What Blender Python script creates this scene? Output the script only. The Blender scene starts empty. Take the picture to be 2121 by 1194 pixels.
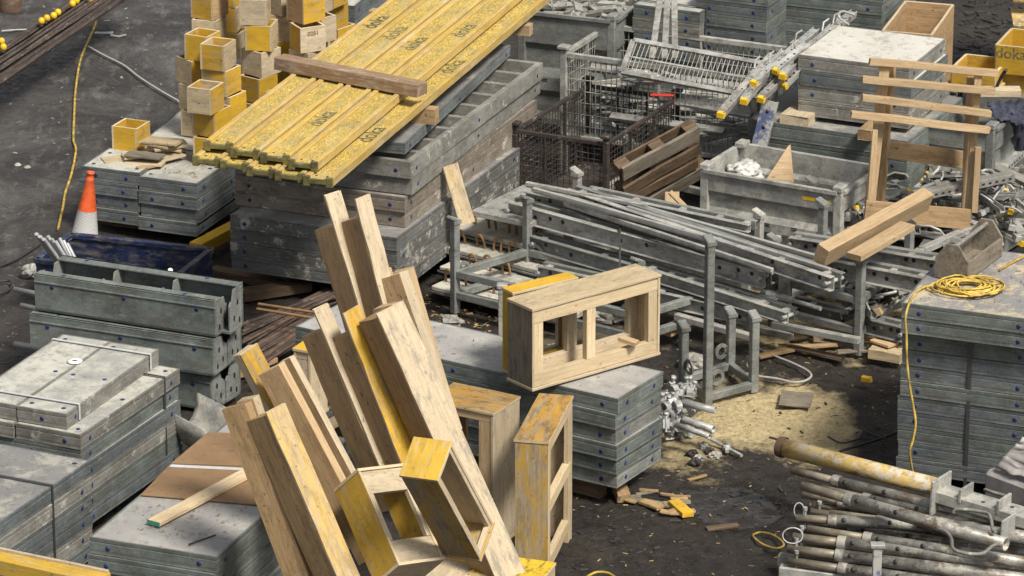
import bpy, math, random
import numpy as np
from mathutils import Vector, Matrix, noise
random.seed(7)
SC = bpy.context.scene
COL = SC.collection
# ------------------------------------------------------------------ camera
F = 8600.0; PITCH = math.radians(20); HC = 11.76; YC = -32.32
cam = bpy.data.cameras.new('camera'); cam.sensor_width = 36; cam.lens = F/2121*36
cam.clip_start = 1; cam.clip_end = 500
camo = bpy.data.objects.new('camera', cam); COL.objects.link(camo)
camo.location = (0, YC, HC); camo.rotation_euler = (math.radians(90)-PITCH, 0, 0)
SC.camera = camo
# ------------------------------------------------------------------ light
SUN_EL, SUN_AZ = math.radians(52), math.radians(-52)     # azimuth of the sun seen from the origin (from +X)
wd = bpy.data.worlds.new('World'); SC.world = wd; wd.use_nodes = True
nt = wd.node_tree; bg = nt.nodes['Background']
sky = nt.nodes.new('ShaderNodeTexSky'); sky.sky_type = 'NISHITA'; sky.sun_disc = False
sky.sun_elevation = SUN_EL; sky.sun_rotation = math.radians(90)-SUN_AZ
sky.air_density = 1.0; sky.dust_density = 3.0; sky.ozone_density = 0.6
hs = nt.nodes.new('ShaderNodeHueSaturation'); hs.inputs['Saturation'].default_value = .20     # thin overcast: paler than a clear sky
nt.links.new(sky.outputs[0], hs.inputs['Color']); nt.links.new(hs.outputs[0], bg.inputs[0]); bg.inputs[1].default_value = 0.094
sl = bpy.data.lights.new('sun', 'SUN'); sl.energy = 4.0; sl.angle = math.radians(12); sl.color = (1, .93, .81)
so = bpy.data.objects.new('sun', sl); COL.objects.link(so)
sd = Vector((math.cos(SUN_EL)*math.cos(SUN_AZ), math.cos(SUN_EL)*math.sin(SUN_AZ), math.sin(SUN_EL)))
so.rotation_euler = sd.to_track_quat('Z', 'Y').to_euler(); so.location = sd*30
SC.view_settings.view_transform = 'Standard'; SC.view_settings.look = 'None'
SC.view_settings.exposure = 0.25; SC.view_settings.gamma = 1
SC.render.engine = 'CYCLES'
SC.cycles.max_bounces = 5; SC.cycles.diffuse_bounces = 3; SC.cycles.glossy_bounces = 3
SC.cycles.use_denoising = True
# ------------------------------------------------------------------ pixel -> world
def ray(px, py):
    u = (px-1060.5)/F; v = (597-py)/F
    return Vector((u, math.cos(PITCH)+v*math.sin(PITCH), -math.sin(PITCH)+v*math.cos(PITCH)))
CAM = Vector((0, YC, HC))
def W(px, py, z=0.0):
    d = ray(px, py); return CAM + d*((z-HC)/d.z)
def WY(px, py, Y):
    d = ray(px, py); return CAM + d*((Y-YC)/d.y)
def pxm(p):                                  # pixels per metre at a world point
    return F/((p-CAM).dot(Vector((0, math.cos(PITCH), -math.sin(PITCH)))))
# ------------------------------------------------------------------ materials
class G:
    def __init__(s, name):
        s.m = bpy.data.materials.new(name); s.m.use_nodes = True
        s.t = s.m.node_tree; s.b = s.t.nodes['Principled BSDF']
        s.tc = s.t.nodes.new('ShaderNodeTexCoord'); s.oi = s.t.nodes.new('ShaderNodeObjectInfo')
        s.rnd = s.oi.outputs['Random']
        sc = s.n('ShaderNodeVectorMath', operation='SCALE'); s.t.links.new(s.comb(s.rnd, s.rnd, s.rnd), sc.inputs[0]); sc.inputs['Scale'].default_value = 41.0
        ad = s.n('ShaderNodeVectorMath', operation='ADD'); s.t.links.new(s.tc.outputs['Object'], ad.inputs[0]); s.t.links.new(sc.outputs[0], ad.inputs[1])
        s.v = ad.outputs[0]
        s.obj = s.tc.outputs['Object']
    def n(s, t, **k):
        x = s.t.nodes.new(t)
        for a, b in k.items(): setattr(x, a, b)
        return x
    def put(s, sock, val):
        if hasattr(val, 'links'): s.t.links.new(val, sock)
        elif val is not None: sock.default_value = val
    def comb(s, x, y, z):
        c = s.n('ShaderNodeCombineXYZ')
        for i, q in enumerate((x, y, z)): s.put(c.inputs[i], q)
        return c.outputs[0]
    def map(s, vec, scale=(1, 1, 1)):
        m = s.n('ShaderNodeVectorMath', operation='MULTIPLY'); s.put(m.inputs[0], vec); m.inputs[1].default_value = scale; return m.outputs[0]
    def noise(s, scale, vec=None, detail=4, rough=.6, dist=0):
        x = s.n('ShaderNodeTexNoise'); s.put(x.inputs['Vector'], s.v if vec is None else vec)
        x.inputs['Scale'].default_value = scale; x.inputs['Detail'].default_value = detail
        x.inputs['Roughness'].default_value = rough; x.inputs['Distortion'].default_value = dist
        return x.outputs['Fac']
    def vor(s, scale, vec=None, out='Color', feat='F1'):
        x = s.n('ShaderNodeTexVoronoi', feature=feat); s.put(x.inputs['Vector'], s.v if vec is None else vec); x.inputs['Scale'].default_value = scale
        if out == 'Color':
            p = s.n('ShaderNodeSeparateColor'); s.t.links.new(x.outputs['Color'], p.inputs[0]); return p.outputs[0]
        return x.outputs[out]
    def ramp(s, fac, *st):
        r = s.n('ShaderNodeValToRGB'); s.put(r.inputs[0], fac)
        e = r.color_ramp.elements
        while len(e) < len(st): e.new(.5)
        for i, (p, c) in enumerate(st):
            e[i].position = p; e[i].color = (c, c, c, 1) if isinstance(c, (int, float)) else (*c, 1)
        return r.outputs[0]
    def mix(s, f, a, b, mode='MIX'):
        x = s.n('ShaderNodeMix', data_type='RGBA', blend_type=mode, clamp_factor=True)
        s.put(x.inputs[0], f)
        for i, q in ((6, a), (7, b)):
            if isinstance(q, tuple) and len(q) == 3: q = (*q, 1)
            if isinstance(q, (int, float)): q = (q, q, q, 1)
            s.put(x.inputs[i], q)
        return x.outputs[2]
    def mt(s, op, a, b=None, c=None):
        x = s.n('ShaderNodeMath', operation=op)
        for i, q in enumerate((a, b, c)):
            if q is not None: s.put(x.inputs[i], q)
        return x.outputs[0]
    def vary(s, col, amt=.25):               # a piece lighter or darker as a whole
        f = s.mt('MULTIPLY_ADD', s.rnd, amt*2, 1-amt)
        x = s.n('ShaderNodeVectorMath', operation='SCALE'); s.put(x.inputs[0], col); s.put(x.inputs['Scale'], f); return x.outputs[0]
    def done(s, col, rough=.7, metal=0, bump=None, bs=.3, bd=.005, spec=None):
        b = s.b
        if isinstance(col, tuple): col = (*col, 1)
        s.put(b.inputs['Base Color'], col); s.put(b.inputs['Roughness'], rough); s.put(b.inputs['Metallic'], metal)
        if spec is not None: b.inputs['Specular IOR Level'].default_value = spec
        if bump is not None:
            u = s.n('ShaderNodeBump'); u.inputs['Strength'].default_value = bs; u.inputs['Distance'].default_value = bd
            s.put(u.inputs['Height'], bump); s.t.links.new(u.outputs[0], b.inputs['Normal'])
        return s.m
def plain(name, c, rough=.6, metal=0, var=.12, nz=25):
    g = G(name); x = g.noise(nz); col = g.mix(g.ramp(x, (.35, 0), (.7, 1)), tuple(q*(1-var) for q in c), tuple(min(1, q*(1+var)) for q in c))
    return g.done(g.vary(col, var*.7), rough, metal, x, .2, .002)
def wood(name, light, dark, knots=.25, stain=(.10, .075, .05), stain_amt=.25, paint=None, paint_cover=.5, var=.18, grey=0.0, ends=None):
    g = G(name)
    gv = g.map(g.v, (.9, 14, 14))
    a = g.noise(3.2, gv, 5, .65, .6)
    fine = g.noise(9, g.map(g.v, (1.5, 60, 60)), 3)
    col = g.mix(g.ramp(a, (.36, 0), (.66, 1)), dark, light)
    col = g.mix(g.mt('MULTIPLY', g.ramp(fine, (.4, 1), (.62, 0)), .45), col, tuple(q*.55 for q in dark))
    lg = g.noise(2.4, g.map(g.v, (.28, 16, 16)), 7, .75)
    col = g.mix(g.mt('MULTIPLY', g.ramp(lg, (.53, 0), (.66, 1)), .36), col, tuple(q*.5 for q in dark))
    k = g.vor(3.1, g.map(g.v, (1, 2.2, 2.2)), 'Distance')
    col = g.mix(g.mt('MULTIPLY', g.ramp(k, (.035, 1), (.075, 0)), knots*2), col, tuple(q*.35 for q in dark))
    if grey: col = g.mix(g.mt('MULTIPLY', g.ramp(g.noise(2.0, g.map(g.v, (.6, 3, 3))), (.35, 0), (.65, 1)), grey), col, (.42, .39, .34))
    if paint:
        pn = g.noise(7.0, g.map(g.v, (.38, 2.8, 2.8)), 9, .78, .5)
        pc = g.mix(g.ramp(g.noise(3, None, 5), (.35, 0), (.7, 1)), paint, tuple(q*.72 for q in paint))
        col = g.mix(g.mt('MULTIPLY', g.ramp(pn, (.5+(.5-paint_cover)*.55-.05, 0), (.5+(.5-paint_cover)*.55+.06, 1)), .9), col, pc)
    s1 = g.noise(6.5, g.map(g.v, (.6, 1.8, 1.8)), 10, .82)
    col = g.mix(g.mt('MULTIPLY', g.ramp(s1, (.50, 0), (.58, 1)), min(.7, stain_amt*1.25)), col, stain)
    dots = g.noise(30, None, 4)
    col = g.mix(g.mt('MULTIPLY', g.ramp(dots, (.64, 0), (.68, 1)), .7), col, stain)
    return g.done(g.vary(col, var), g.ramp(a, (.3, .62), (.7, .8)), 0, g.mt('ADD', a, g.mt('MULTIPLY', fine, .6)), .45, .003, .3)
M = {}
M['pine'] = wood('fresh_pine', (.60, .46, .29), (.45, .31, .17), .35, (.22, .16, .10), .12)
M['pale'] = wood('pale_plywood', (.62, .51, .34), (.50, .39, .24), .1, (.14, .12, .09), .32, (.50, .34, .10), .28)
M['brown'] = wood('weathered_brown_timber', (.52, .365, .205), (.38, .25, .13), .5, (.08, .06, .04), .25)
M['dkwood'] = wood('wet_brown_timber', (.20, .14, .09), (.10, .068, .042), .5, (.03, .024, .018), .35)
M['yel'] = wood('worn_yellow_plywood', (.48, .39, .25), (.38, .28, .15), .15, (.10, .08, .05), .25, (.58, .34, .02), .62)
M['yelb'] = wood('bright_yellow_plywood', (.52, .42, .27), (.4, .3, .17), .15, (.12, .09, .04), .16, (.60, .36, .015), .86)
M['orange'] = wood('orange_stained_board', (.42, .34, .22), (.25, .19, .12), .2, (.06, .05, .04), .45, (.50, .27, .04), .55)
M['rustw'] = wood('mud_caked_timber', (.42, .29, .19), (.26, .165, .10), .3, (.52, .46, .38), .4)
M['greyw'] = wood('grey_weathered_timber', (.31, .27, .21), (.19, .165, .13), .3, (.06, .05, .04), .4)
M['flange'] = wood('yellow_beam_flange', (.66, .46, .115), (.54, .36, .075), .05, (.25, .21, .13), .34, (.60, .51, .38), .36, .14, .2)
def chip():
    g = G('yellow_chipboard_web')
    v = g.map(g.v, (30, 55, 55)); c = g.vor(2.3, v); c2 = g.vor(4.4, v)
    col = g.ramp(g.mt('MULTIPLY_ADD', c2, .45, g.mt('MULTIPLY', c, .55)), (.12, (.15, .12, .04)), (.40, (.40, .27, .04)), (.62, (.56, .39, .065)), (.9, (.70, .56, .24)))
    st = g.noise(4.5, g.map(g.v, (.8, 1.4, 1.4)), 8, .75)
    col = g.mix(g.mt('MULTIPLY', g.ramp(st, (.46, 0), (.66, 1)), .7), col, (.20, .18, .11))
    s2 = g.noise(2.2, g.map(g.v, (.5, 2, 2)), 6, .7); col = g.mix(g.mt('MULTIPLY', g.ramp(s2, (.5, 0), (.7, 1)), .45), col, (.55, .47, .27))
    return g.done(col, .75, 0, c, .25, .002)
M['chip'] = chip()
def galv(name, base=(.27, .295, .28), dark=(.15, .17, .165), metal=.25, rough=.5, dirt=(.10, .085, .065), dirt_amt=.35, conc=.0, spang=.16, var=.1, stretch=(1, 1, 1.3)):
    g = G(name)
    big = g.noise(3.0, g.map(g.v, stretch), 9, .75); med = g.noise(9, g.map(g.v, (.6, .6, 1.6)), 9, .78)
    sp = g.vor(95)
    col = g.mix(g.ramp(big, (.38, 0), (.60, 1)), dark, base)
    col = g.mix(g.mt('MULTIPLY', g.ramp(sp, (0, 0), (1, 1)), spang), col, tuple(min(1, q*2.1) for q in base))
    col = g.mix(g.mt('MULTIPLY', g.ramp(med, (.48, 0), (.60, 1)), dirt_amt), col, dirt)
    w = g.noise(23, g.map(g.v, (.35, .35, 1.6)), 8, .75)
    col = g.mix(g.mt('MULTIPLY', g.ramp(w, (.57, 0), (.64, 1)), .35), col, (.38, .385, .365))
    if conc:
        cn = g.noise(5.5, None, 9, .78)
        col = g.mix(g.mt('MULTIPLY', g.ramp(cn, (.58-conc*.25, 0), (.63-conc*.22, 1)), .85), col, g.mix(g.noise(60), (.36, .35, .31), (.56, .54, .48)))
    return g.done(g.vary(col, var), g.ramp(med, (.3, rough-.1), (.7, rough+.18)), metal, g.mt('ADD', med, w), .25, .002)
M['galv'] = galv('galvanised_steel', (.25, .262, .25), (.12, .13, .127), .15, .5, dirt_amt=.5)
M['galvg'] = galv('greenish_galvanised_frame', (.168, .192, .182), (.075, .090, .086), .1, .55, dirt_amt=.5)
M['galvb'] = galv('bluish_galvanised_frame', (.145, .165, .172), (.066, .078, .084), .1, .55, dirt_amt=.6, conc=0)
M['galvo'] = galv('old_crusted_frame', (.24, .235, .215), (.125, .12, .108), .08, .7, conc=.02, dirt_amt=.5)
M['galvbr'] = galv('brown_stained_frame', (.23, .20, .165), (.13, .10, .075), .05, .75, conc=.05, dirt_amt=.5)
M['galvl'] = galv('light_galvanised_steel', (.45, .445, .425), (.22, .222, .215), .2, .45, dirt_amt=.65, spang=.1, conc=.12)
M['galvc'] = galv('crusted_galvanised_steel', (.34, .345, .33), (.21, .215, .205), .15, .6, conc=.35, dirt_amt=.4)
M['alu'] = galv('dull_aluminium', (.50, .50, .48), (.38, .38, .37), .4, .42, dirt_amt=.3, spang=.03)
M['chrome'] = galv('bright_zinc', (.50, .51, .50), (.28, .29, .29), .2, .45, dirt_amt=.7, spang=.05)
M['tubem'] = galv('prop_tube_steel', (.34, .335, .31), (.155, .155, .145), .3, .45, dirt=(.12, .08, .05), dirt_amt=.9, conc=.3, spang=.05, stretch=(1,1,1))
M['threadm'] = galv('dirty_inner_tube_steel', (.30, .27, .21), (.16, .14, .11), .3, .5, dirt=(.12, .09, .06), dirt_amt=.8, spang=.02)
def topmat(name, base, dark, conc=.2, cc=(.44, .43, .38), rough=.6, gl=.35):
    g = G(name)
    a = g.noise(2.6, None, 7, .65); b = g.noise(14, None, 8, .75); f = g.noise(120, None, 2)
    col = g.mix(g.ramp(a, (.32, 0), (.66, 1)), dark, base)
    col = g.mix(g.mt('MULTIPLY', g.ramp(f, (.35, 1), (.6, 0)), .3), col, tuple(q*.6 for q in dark))
    cn = g.noise(3.3, None, 10, .8)
    col = g.mix(g.mt('MULTIPLY', g.ramp(cn, (.60-conc*.28, 0), (.66-conc*.22, 1)), .7), col, cc)
    col = g.mix(g.mt('MULTIPLY', g.ramp(b, (.54, 0), (.62, 1)), .45), col, (.11, .10, .085))
    return g.done(g.vary(col, .07), g.ramp(a, (.3, rough-.12), (.7, rough+.15)), 0, g.mt('ADD', b, cn), .2, .003, gl)
M['ply'] = topmat('grey_film_faced_sheet', (.39, .38, .37), (.27, .265, .26), .22)
M['plyc'] = topmat('concrete_splashed_sheet', (.40, .40, .37), (.28, .285, .27), .5, (.52, .51, .45))
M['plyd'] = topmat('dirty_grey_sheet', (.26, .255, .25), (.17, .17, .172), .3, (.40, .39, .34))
M['plyw'] = topmat('concrete_crusted_sheet', (.50, .48, .43), (.34, .30, .24), .9, (.62, .61, .57))
M['plys'] = topmat('sawdust_dusted_sheet', (.28, .275, .28), (.19, .19, .20), .42, (.58, .48, .30))
M['mdf'] = topmat('brown_hardboard', (.30, .19, .105), (.22, .135, .07), .0, (.3, .2, .1), .8)
M['plug'] = plain('blue_plug', (.018, .032, .12), .5, 0, .4, 9)
M['black'] = plain('black_plastic', (.018, .018, .02), .5)
M['strap'] = plain('dark_steel_band', (.09, .09, .095), .45, .5)
M['strapl'] = plain('pale_plastic_band', (.50, .51, .52), .4)
M['green'] = plain('green_end_paint', (.06, .26, .20), .7)
M['navy'] = galv('navy_painted_steel', (.018, .03, .085), (.010, .016, .045), .0, .4, (.14, .125, .115), .75, 0, .0, .05, (1, 1, .3))
M['bluep'] = galv('chipped_blue_steel', (.085, .12, .25), (.06, .08, .16), .0, .5, (.20, .18, .17), .9, .45, .0)
M['rust'] = galv('rusty_steel', (.14, .085, .055), (.075, .045, .03), .1, .75, (.05, .04, .035), .5, 0, .03)
M['drust'] = galv('black_rusty_mesh', (.045, .036, .032), (.02, .019, .019), .1, .7, (.12, .06, .035), .3, 0, .0)
M['hook'] = galv('rusty_hook_steel', (.30, .17, .07), (.19, .10, .045), .1, .7, (.08, .05, .03), .4, 0, .02)
M['rebar'] = galv('dark_wet_rebar', (.085, .065, .055), (.035, .028, .026), .2, .5, (.17, .12, .09), .4, 0, .03)
M['orangep'] = plain('orange_cone_plastic', (.62, .10, .025), .6, 0, .35, 9)
M['whitep'] = plain('white_reflective_sleeve', (.62, .62, .62), .4, 0, .08, 60)
M['ycable'] = plain('yellow_cable', (.50, .35, .07), .6, 0, .5, 12)
M['bcable'] = plain('black_cable', (.03, .03, .032), .6)
M['wcable'] = plain('grey_white_wire', (.36, .35, .33), .6)
M['ycap'] = plain('yellow_end_cap', (.72, .46, .02), .45)
M['ypaint'] = galv('yellow_painted_tube', (.56, .40, .14), (.42, .29, .09), .0, .6, (.14, .10, .07), .8, .25, .0, .05)
M['plastic'] = plain('milky_plastic_sheet', (.44, .44, .42), .3, 0, .3, 6)
M['tubepl'] = plain('translucent_plastic_tube', (.38, .39, .41), .3, 0, .15, 10)
M['denim'] = plain('dirty_blue_cloth', (.032, .036, .058), .9, 0, .6, 9)
M['white'] = plain('white_marker', (.75, .75, .75), .5)
M['redp'] = plain('red_paint', (.5, .03, .03), .5)
M['ink'] = plain('black_stencil_ink', (.13, .115, .055), .8, 0, .6, 30)
M['stain'] = plain('pencil_grey_mark', (.20, .17, .11), .8)
M['dirtc'] = topmat('dirty_crate_debris', (.30, .29, .27), (.14, .13, .12), .4)
M['stonem'] = topmat('broken_concrete', (.36, .35, .32), (.2, .19, .17), .3)
M['wrap'] = plain('grey_white_wrapping', (.40, .38, .37), .4, 0, .4, 5)
M['slabm'] = topmat('crusted_slab', (.46, .45, .40), (.30, .29, .25), .45, (.55, .53, .46))
M['redl'] = plain('bright_red_paint', (.75, .06, .04), .5)
M['fresh'] = wood('light_fresh_timber', (.68, .56, .38), (.56, .43, .26), .3, (.30, .22, .14), .08)
M['dkb'] = wood('brown_wet_timber', (.38, .26, .145), (.26, .17, .09), .5, (.06, .045, .03), .2)
M['brownk'] = wood('knotted_brown_board', (.50, .345, .185), (.35, .23, .115), .9, (.09, .06, .035), .3)
M['stainw'] = wood('grey_stained_pale_plywood', (.60, .51, .37), (.50, .40, .27), .1, (.20, .19, .16), .55)
M['yelw'] = wood('washed_yellow_board', (.56, .45, .30), (.45, .33, .18), .15, (.16, .12, .07), .3, (.58, .40, .12), .5)
M['ybig'] = wood('scratched_yellow_panel', (.56, .50, .42), (.44, .36, .26), .1, (.12, .09, .05), .25, (.60, .37, .02), .66)
M['wornb'] = wood('worn_grey_yellow_panel', (.40, .36, .29), (.28, .23, .17), .15, (.09, .075, .05), .3, (.48, .29, .04), .52)
M['orangep2'] = M['orange']
M['scuff'] = wood('black_scuffed_yellow_panel', (.40, .33, .2), (.3, .22, .12), .1, (.03, .028, .025), .75, (.62, .42, .02), .8)
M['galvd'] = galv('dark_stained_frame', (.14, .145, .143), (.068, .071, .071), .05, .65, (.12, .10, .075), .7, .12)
M['gravelm'] = plain('dull_gravel', (.11, .10, .09), .7, 0, .3, 8)
M['dark_lump'] = plain('dark_mud_lump', (.035, .031, .028), .7, 0, .4, 8)
M['splint'] = wood('splintered_wood', (.50, .36, .18), (.30, .2, .09), .2, (.07, .05, .04), .3)
# ------------------------------------------------------------------ mesh builder
class MB:
    def __init__(s): s.v = []; s.f = []; s.smooth = []
    def add(s, vs, fs, smooth=False):
        o = len(s.v); s.v += [tuple(v) for v in vs]; s.f += [tuple(o+i for i in f) for f in fs]; s.smooth += [smooth]*len(fs)
    def box(s, c, size, M=None, ch=.002):
        hx, hy, hz = (q/2 for q in size); ch = min(ch, hx*.6, hy*.6, hz*.6)
        vs = []
        for sx in (-1, 1):
            for sy in (-1, 1):
                for sz in (-1, 1):
                    vs += [(sx*(hx-ch), sy*(hy-ch), sz*hz), (sx*(hx-ch), sy*hy, sz*(hz-ch)), (sx*hx, sy*(hy-ch), sz*(hz-ch))]
        def i(sx, sy, sz, k): return ((sx > 0)*4+(sy > 0)*2+(sz > 0))*3+k
        fs = []
        for q in (-1, 1):
            f = [i(-1, -1, q, 0), i(1, -1, q, 0), i(1, 1, q, 0), i(-1, 1, q, 0)]; fs.append(f if q > 0 else f[::-1])
            f = [i(-1, q, -1, 1), i(1, q, -1, 1), i(1, q, 1, 1), i(-1, q, 1, 1)]; fs.append(f[::-1] if q > 0 else f)
            f = [i(q, -1, -1, 2), i(q, 1, -1, 2), i(q, 1, 1, 2), i(q, -1, 1, 2)]; fs.append(f if q > 0 else f[::-1])
        for a in (-1, 1):
            for b in (-1, 1):
                f = [i(-1, a, b, 0), i(-1, a, b, 1), i(1, a, b, 1), i(1, a, b, 0)]; fs.append(f if a*b > 0 else f[::-1])
                f = [i(a, -1, b, 2), i(a, -1, b, 0), i(a, 1, b, 0), i(a, 1, b, 2)]; fs.append(f[::-1] if a*b < 0 else f)
                f = [i(a, b, -1, 1), i(a, b, -1, 2), i(a, b, 1, 2), i(a, b, 1, 1)]; fs.append(f if a*b < 0 else f[::-1])
                for c2 in (-1, 1):
                    f = [i(a, b, c2, 0), i(a, b, c2, 1), i(a, b, c2, 2)]; fs.append(f if a*b*c2 < 0 else f[::-1])
        T = Matrix.Translation(Vector(c))
        if M is not None: T = T @ M.to_4x4()
        s.add([T @ Vector(v) for v in vs], fs); return s
    def bar(s, a, b, w, h, up=(0, 0, 1), ch=.002):
        a = Vector(a); b = Vector(b); x = (b-a); L = x.length
        s.box((a+b)/2, (L, w, h), axes(x, up), ch); return s
    def tube(s, pts, r, n=8, close=False, cap=True):
        pts = [Vector(p) for p in pts]; k = len(pts)
        rr = r if isinstance(r, (list, tuple)) else [r]*k
        t0 = (pts[1]-pts[0]).normalized(); up = Vector((0, 0, 1)) if abs(t0.z) < .9 else Vector((1, 0, 0))
        nx = t0.cross(up).normalized(); vs = []
        for i in range(k):
            a = pts[(i-1) % k] if (i > 0 or close) else pts[0]; b = pts[(i+1) % k] if (i < k-1 or close) else pts[-1]
            t = (b-a); t = t.normalized() if t.length > 1e-9 else t0
            nx = (nx - t*nx.dot(t)); nx = nx.normalized() if nx.length > 1e-6 else t.orthogonal().normalized()
            ny = t.cross(nx)
            for j in range(n):
                q = 2*math.pi*j/n; vs.append(pts[i]+(nx*math.cos(q)+ny*math.sin(q))*rr[i])
        fs = []
        for i in range(k if close else k-1):
            for j in range(n):
                a, b = i*n+j, i*n+(j+1) % n; c, d = ((i+1) % k)*n+(j+1) % n, ((i+1) % k)*n+j
                fs.append((a, b, c, d))
        s.add(vs, fs, True)
        if cap and not close:
            s.add(vs[:n], [tuple(range(n))[::-1]]); s.add(vs[-n:], [tuple(range(n))])
        return s
    def pipe(s, a, b, r, wall=.004, n=14):       # an open-ended tube
        a = Vector(a); b = Vector(b); t = (b-a).normalized(); x = t.orthogonal().normalized(); y = t.cross(x)
        def ring(p, q): return [p+(x*math.cos(2*math.pi*j/n)+y*math.sin(2*math.pi*j/n))*q for j in range(n)]
        vs = ring(a, r)+ring(b, r)+ring(b, r-wall)+ring(a, r-wall); fs = []
        for k in range(4):
            for j in range(n): fs.append((k*n+j, k*n+(j+1) % n, ((k+1) % 4)*n+(j+1) % n, ((k+1) % 4)*n+j))
        s.add(vs, fs, True); return s
    def lathe(s, prof, n=20, c=(0, 0, 0)):
        vs = []; fs = []
        for r, z in prof:
            for j in range(n): q = 2*math.pi*j/n; vs.append((c[0]+r*math.cos(q), c[1]+r*math.sin(q), c[2]+z))
        for i in range(len(prof)-1):
            for j in range(n): fs.append((i*n+j, i*n+(j+1) % n, (i+1)*n+(j+1) % n, (i+1)*n+j))
        s.add(vs, fs, True); return s
    def prism(s, poly, z0, z1, M=None):          # poly in local xy, extruded in z
        n = len(poly); vs = [(x, y, z0) for x, y in poly]+[(x, y, z1) for x, y in poly]
        T = M if M is not None else Matrix()
        s.add([T @ Vector(v) for v in vs], [tuple(range(n))[::-1], tuple(range(n, 2*n))]+[(i, (i+1) % n, n+(i+1) % n, n+i) for i in range(n)]); return s
    def ringplate(s, c, ro, ri, t, nrm, n=18):   # washer
        nrm = Vector(nrm).normalized(); x = nrm.orthogonal().normalized(); y = nrm.cross(x); c = Vector(c)
        def R(r, o): return [c+nrm*o+(x*math.cos(2*math.pi*j/n)+y*math.sin(2*math.pi*j/n))*r for j in range(n)]
        vs = R(ro, -t/2)+R(ro, t/2)+R(ri, t/2)+R(ri, -t/2); fs = []
        for k in range(4):
            for j in range(n): fs.append((k*n+j, k*n+(j+1) % n, ((k+1) % 4)*n+(j+1) % n, ((k+1) % 4)*n+j))
        s.add(vs, fs); return s
    def mesh(s, name, mat):
        me = bpy.data.meshes.new(name); me.from_pydata(s.v, [], s.f); me.update()
        if any(s.smooth): me.polygons.foreach_set('use_smooth', s.smooth)
        me.materials.append(mat); return me
def axes(x, up=(0, 0, 1)):
    x = Vector(x).normalized(); up = Vector(up); z = up - x*up.dot(x)
    if z.length < 1e-5: z = x.orthogonal()
    z.normalize(); y = z.cross(x); return Matrix((x, y, z)).transposed()
def mat4(o, x, y, z):
    m = Matrix((x, y, z)).transposed().to_4x4(); m.translation = Vector(o); return m
def link(name, data, parent=None, mtx=None):
    o = bpy.data.objects.new(name, data); COL.objects.link(o)
    if parent is not None: o.parent = parent
    if mtx is not None: o.matrix_local = mtx
    return o
def put(name, mb, mat, parent=None, mtx=None): return link(name, mb.mesh(name, M[mat] if isinstance(mat, str) else mat), parent, mtx)
def tag(o, label, cat, group=None, kind=None):
    if label: o['label'] = label
    if cat: o['category'] = cat; o['kind'] = 'thing'
    if group: o['group'] = group
    if kind: o['kind'] = kind
    return o
def thing(name, label, cat, group=None, mtx=None):
    return tag(link(name, None, None, mtx), label, cat, group)
def loc(mb, origin):                          # shift a world-space mesh so its object sits at origin
    o = Vector(origin); mb.v = [tuple(Vector(v)-o) for v in mb.v]; return Matrix.Translation(o)
def board_mb(L, Wd, T, ch=.003, jit=.0012, seg=None, split=False):
    seg = seg or max(2, int(L/.18)); mb = MB(); vs = []
    ch = min(ch, T*.3, Wd*.3)
    r = [(Wd/2, T/2-ch), (Wd/2-ch, T/2), (-Wd/2+ch, T/2), (-Wd/2, T/2-ch), (-Wd/2, -T/2+ch), (-Wd/2+ch, -T/2), (Wd/2-ch, -T/2), (Wd/2, -T/2+ch)]
    for i in range(seg+1):
        x = -L/2+L*i/seg; dy = random.uniform(-jit, jit); dz = random.uniform(-jit, jit)
        for (y, z) in r:
            vs.append((x+(random.uniform(-.006, .006) if split and i in (0, seg) else 0), y+dy+random.uniform(-jit, jit)*.5, z+dz))
    fs = [(i*8+j, i*8+(j+1) % 8, (i+1)*8+(j+1) % 8, (i+1)*8+j) for i in range(seg) for j in range(8)]
    fs = [f[::-1] for f in fs]
    fs += [tuple(range(8)), tuple(seg*8+j for j in range(8))[::-1]]
    mb.add(vs, fs); return mb
def board(name, L, Wd, T, mat, parent=None, mtx=None, **k): return put(name, board_mb(L, Wd, T, **k), mat, parent, mtx)
def board2(name, a, b, Wd, T, mat, parent=None, up=(0, 0, 1), inv=None, **k):
    """board from a to b (centre line), width across, thickness along up"""
    a = Vector(a); b = Vector(b); m = axes(b-a, up).to_4x4(); m.translation = (a+b)/2
    if inv is not None: m = inv @ m
    return board(name, (b-a).length, Wd, T, mat, parent, m, **k)
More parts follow.
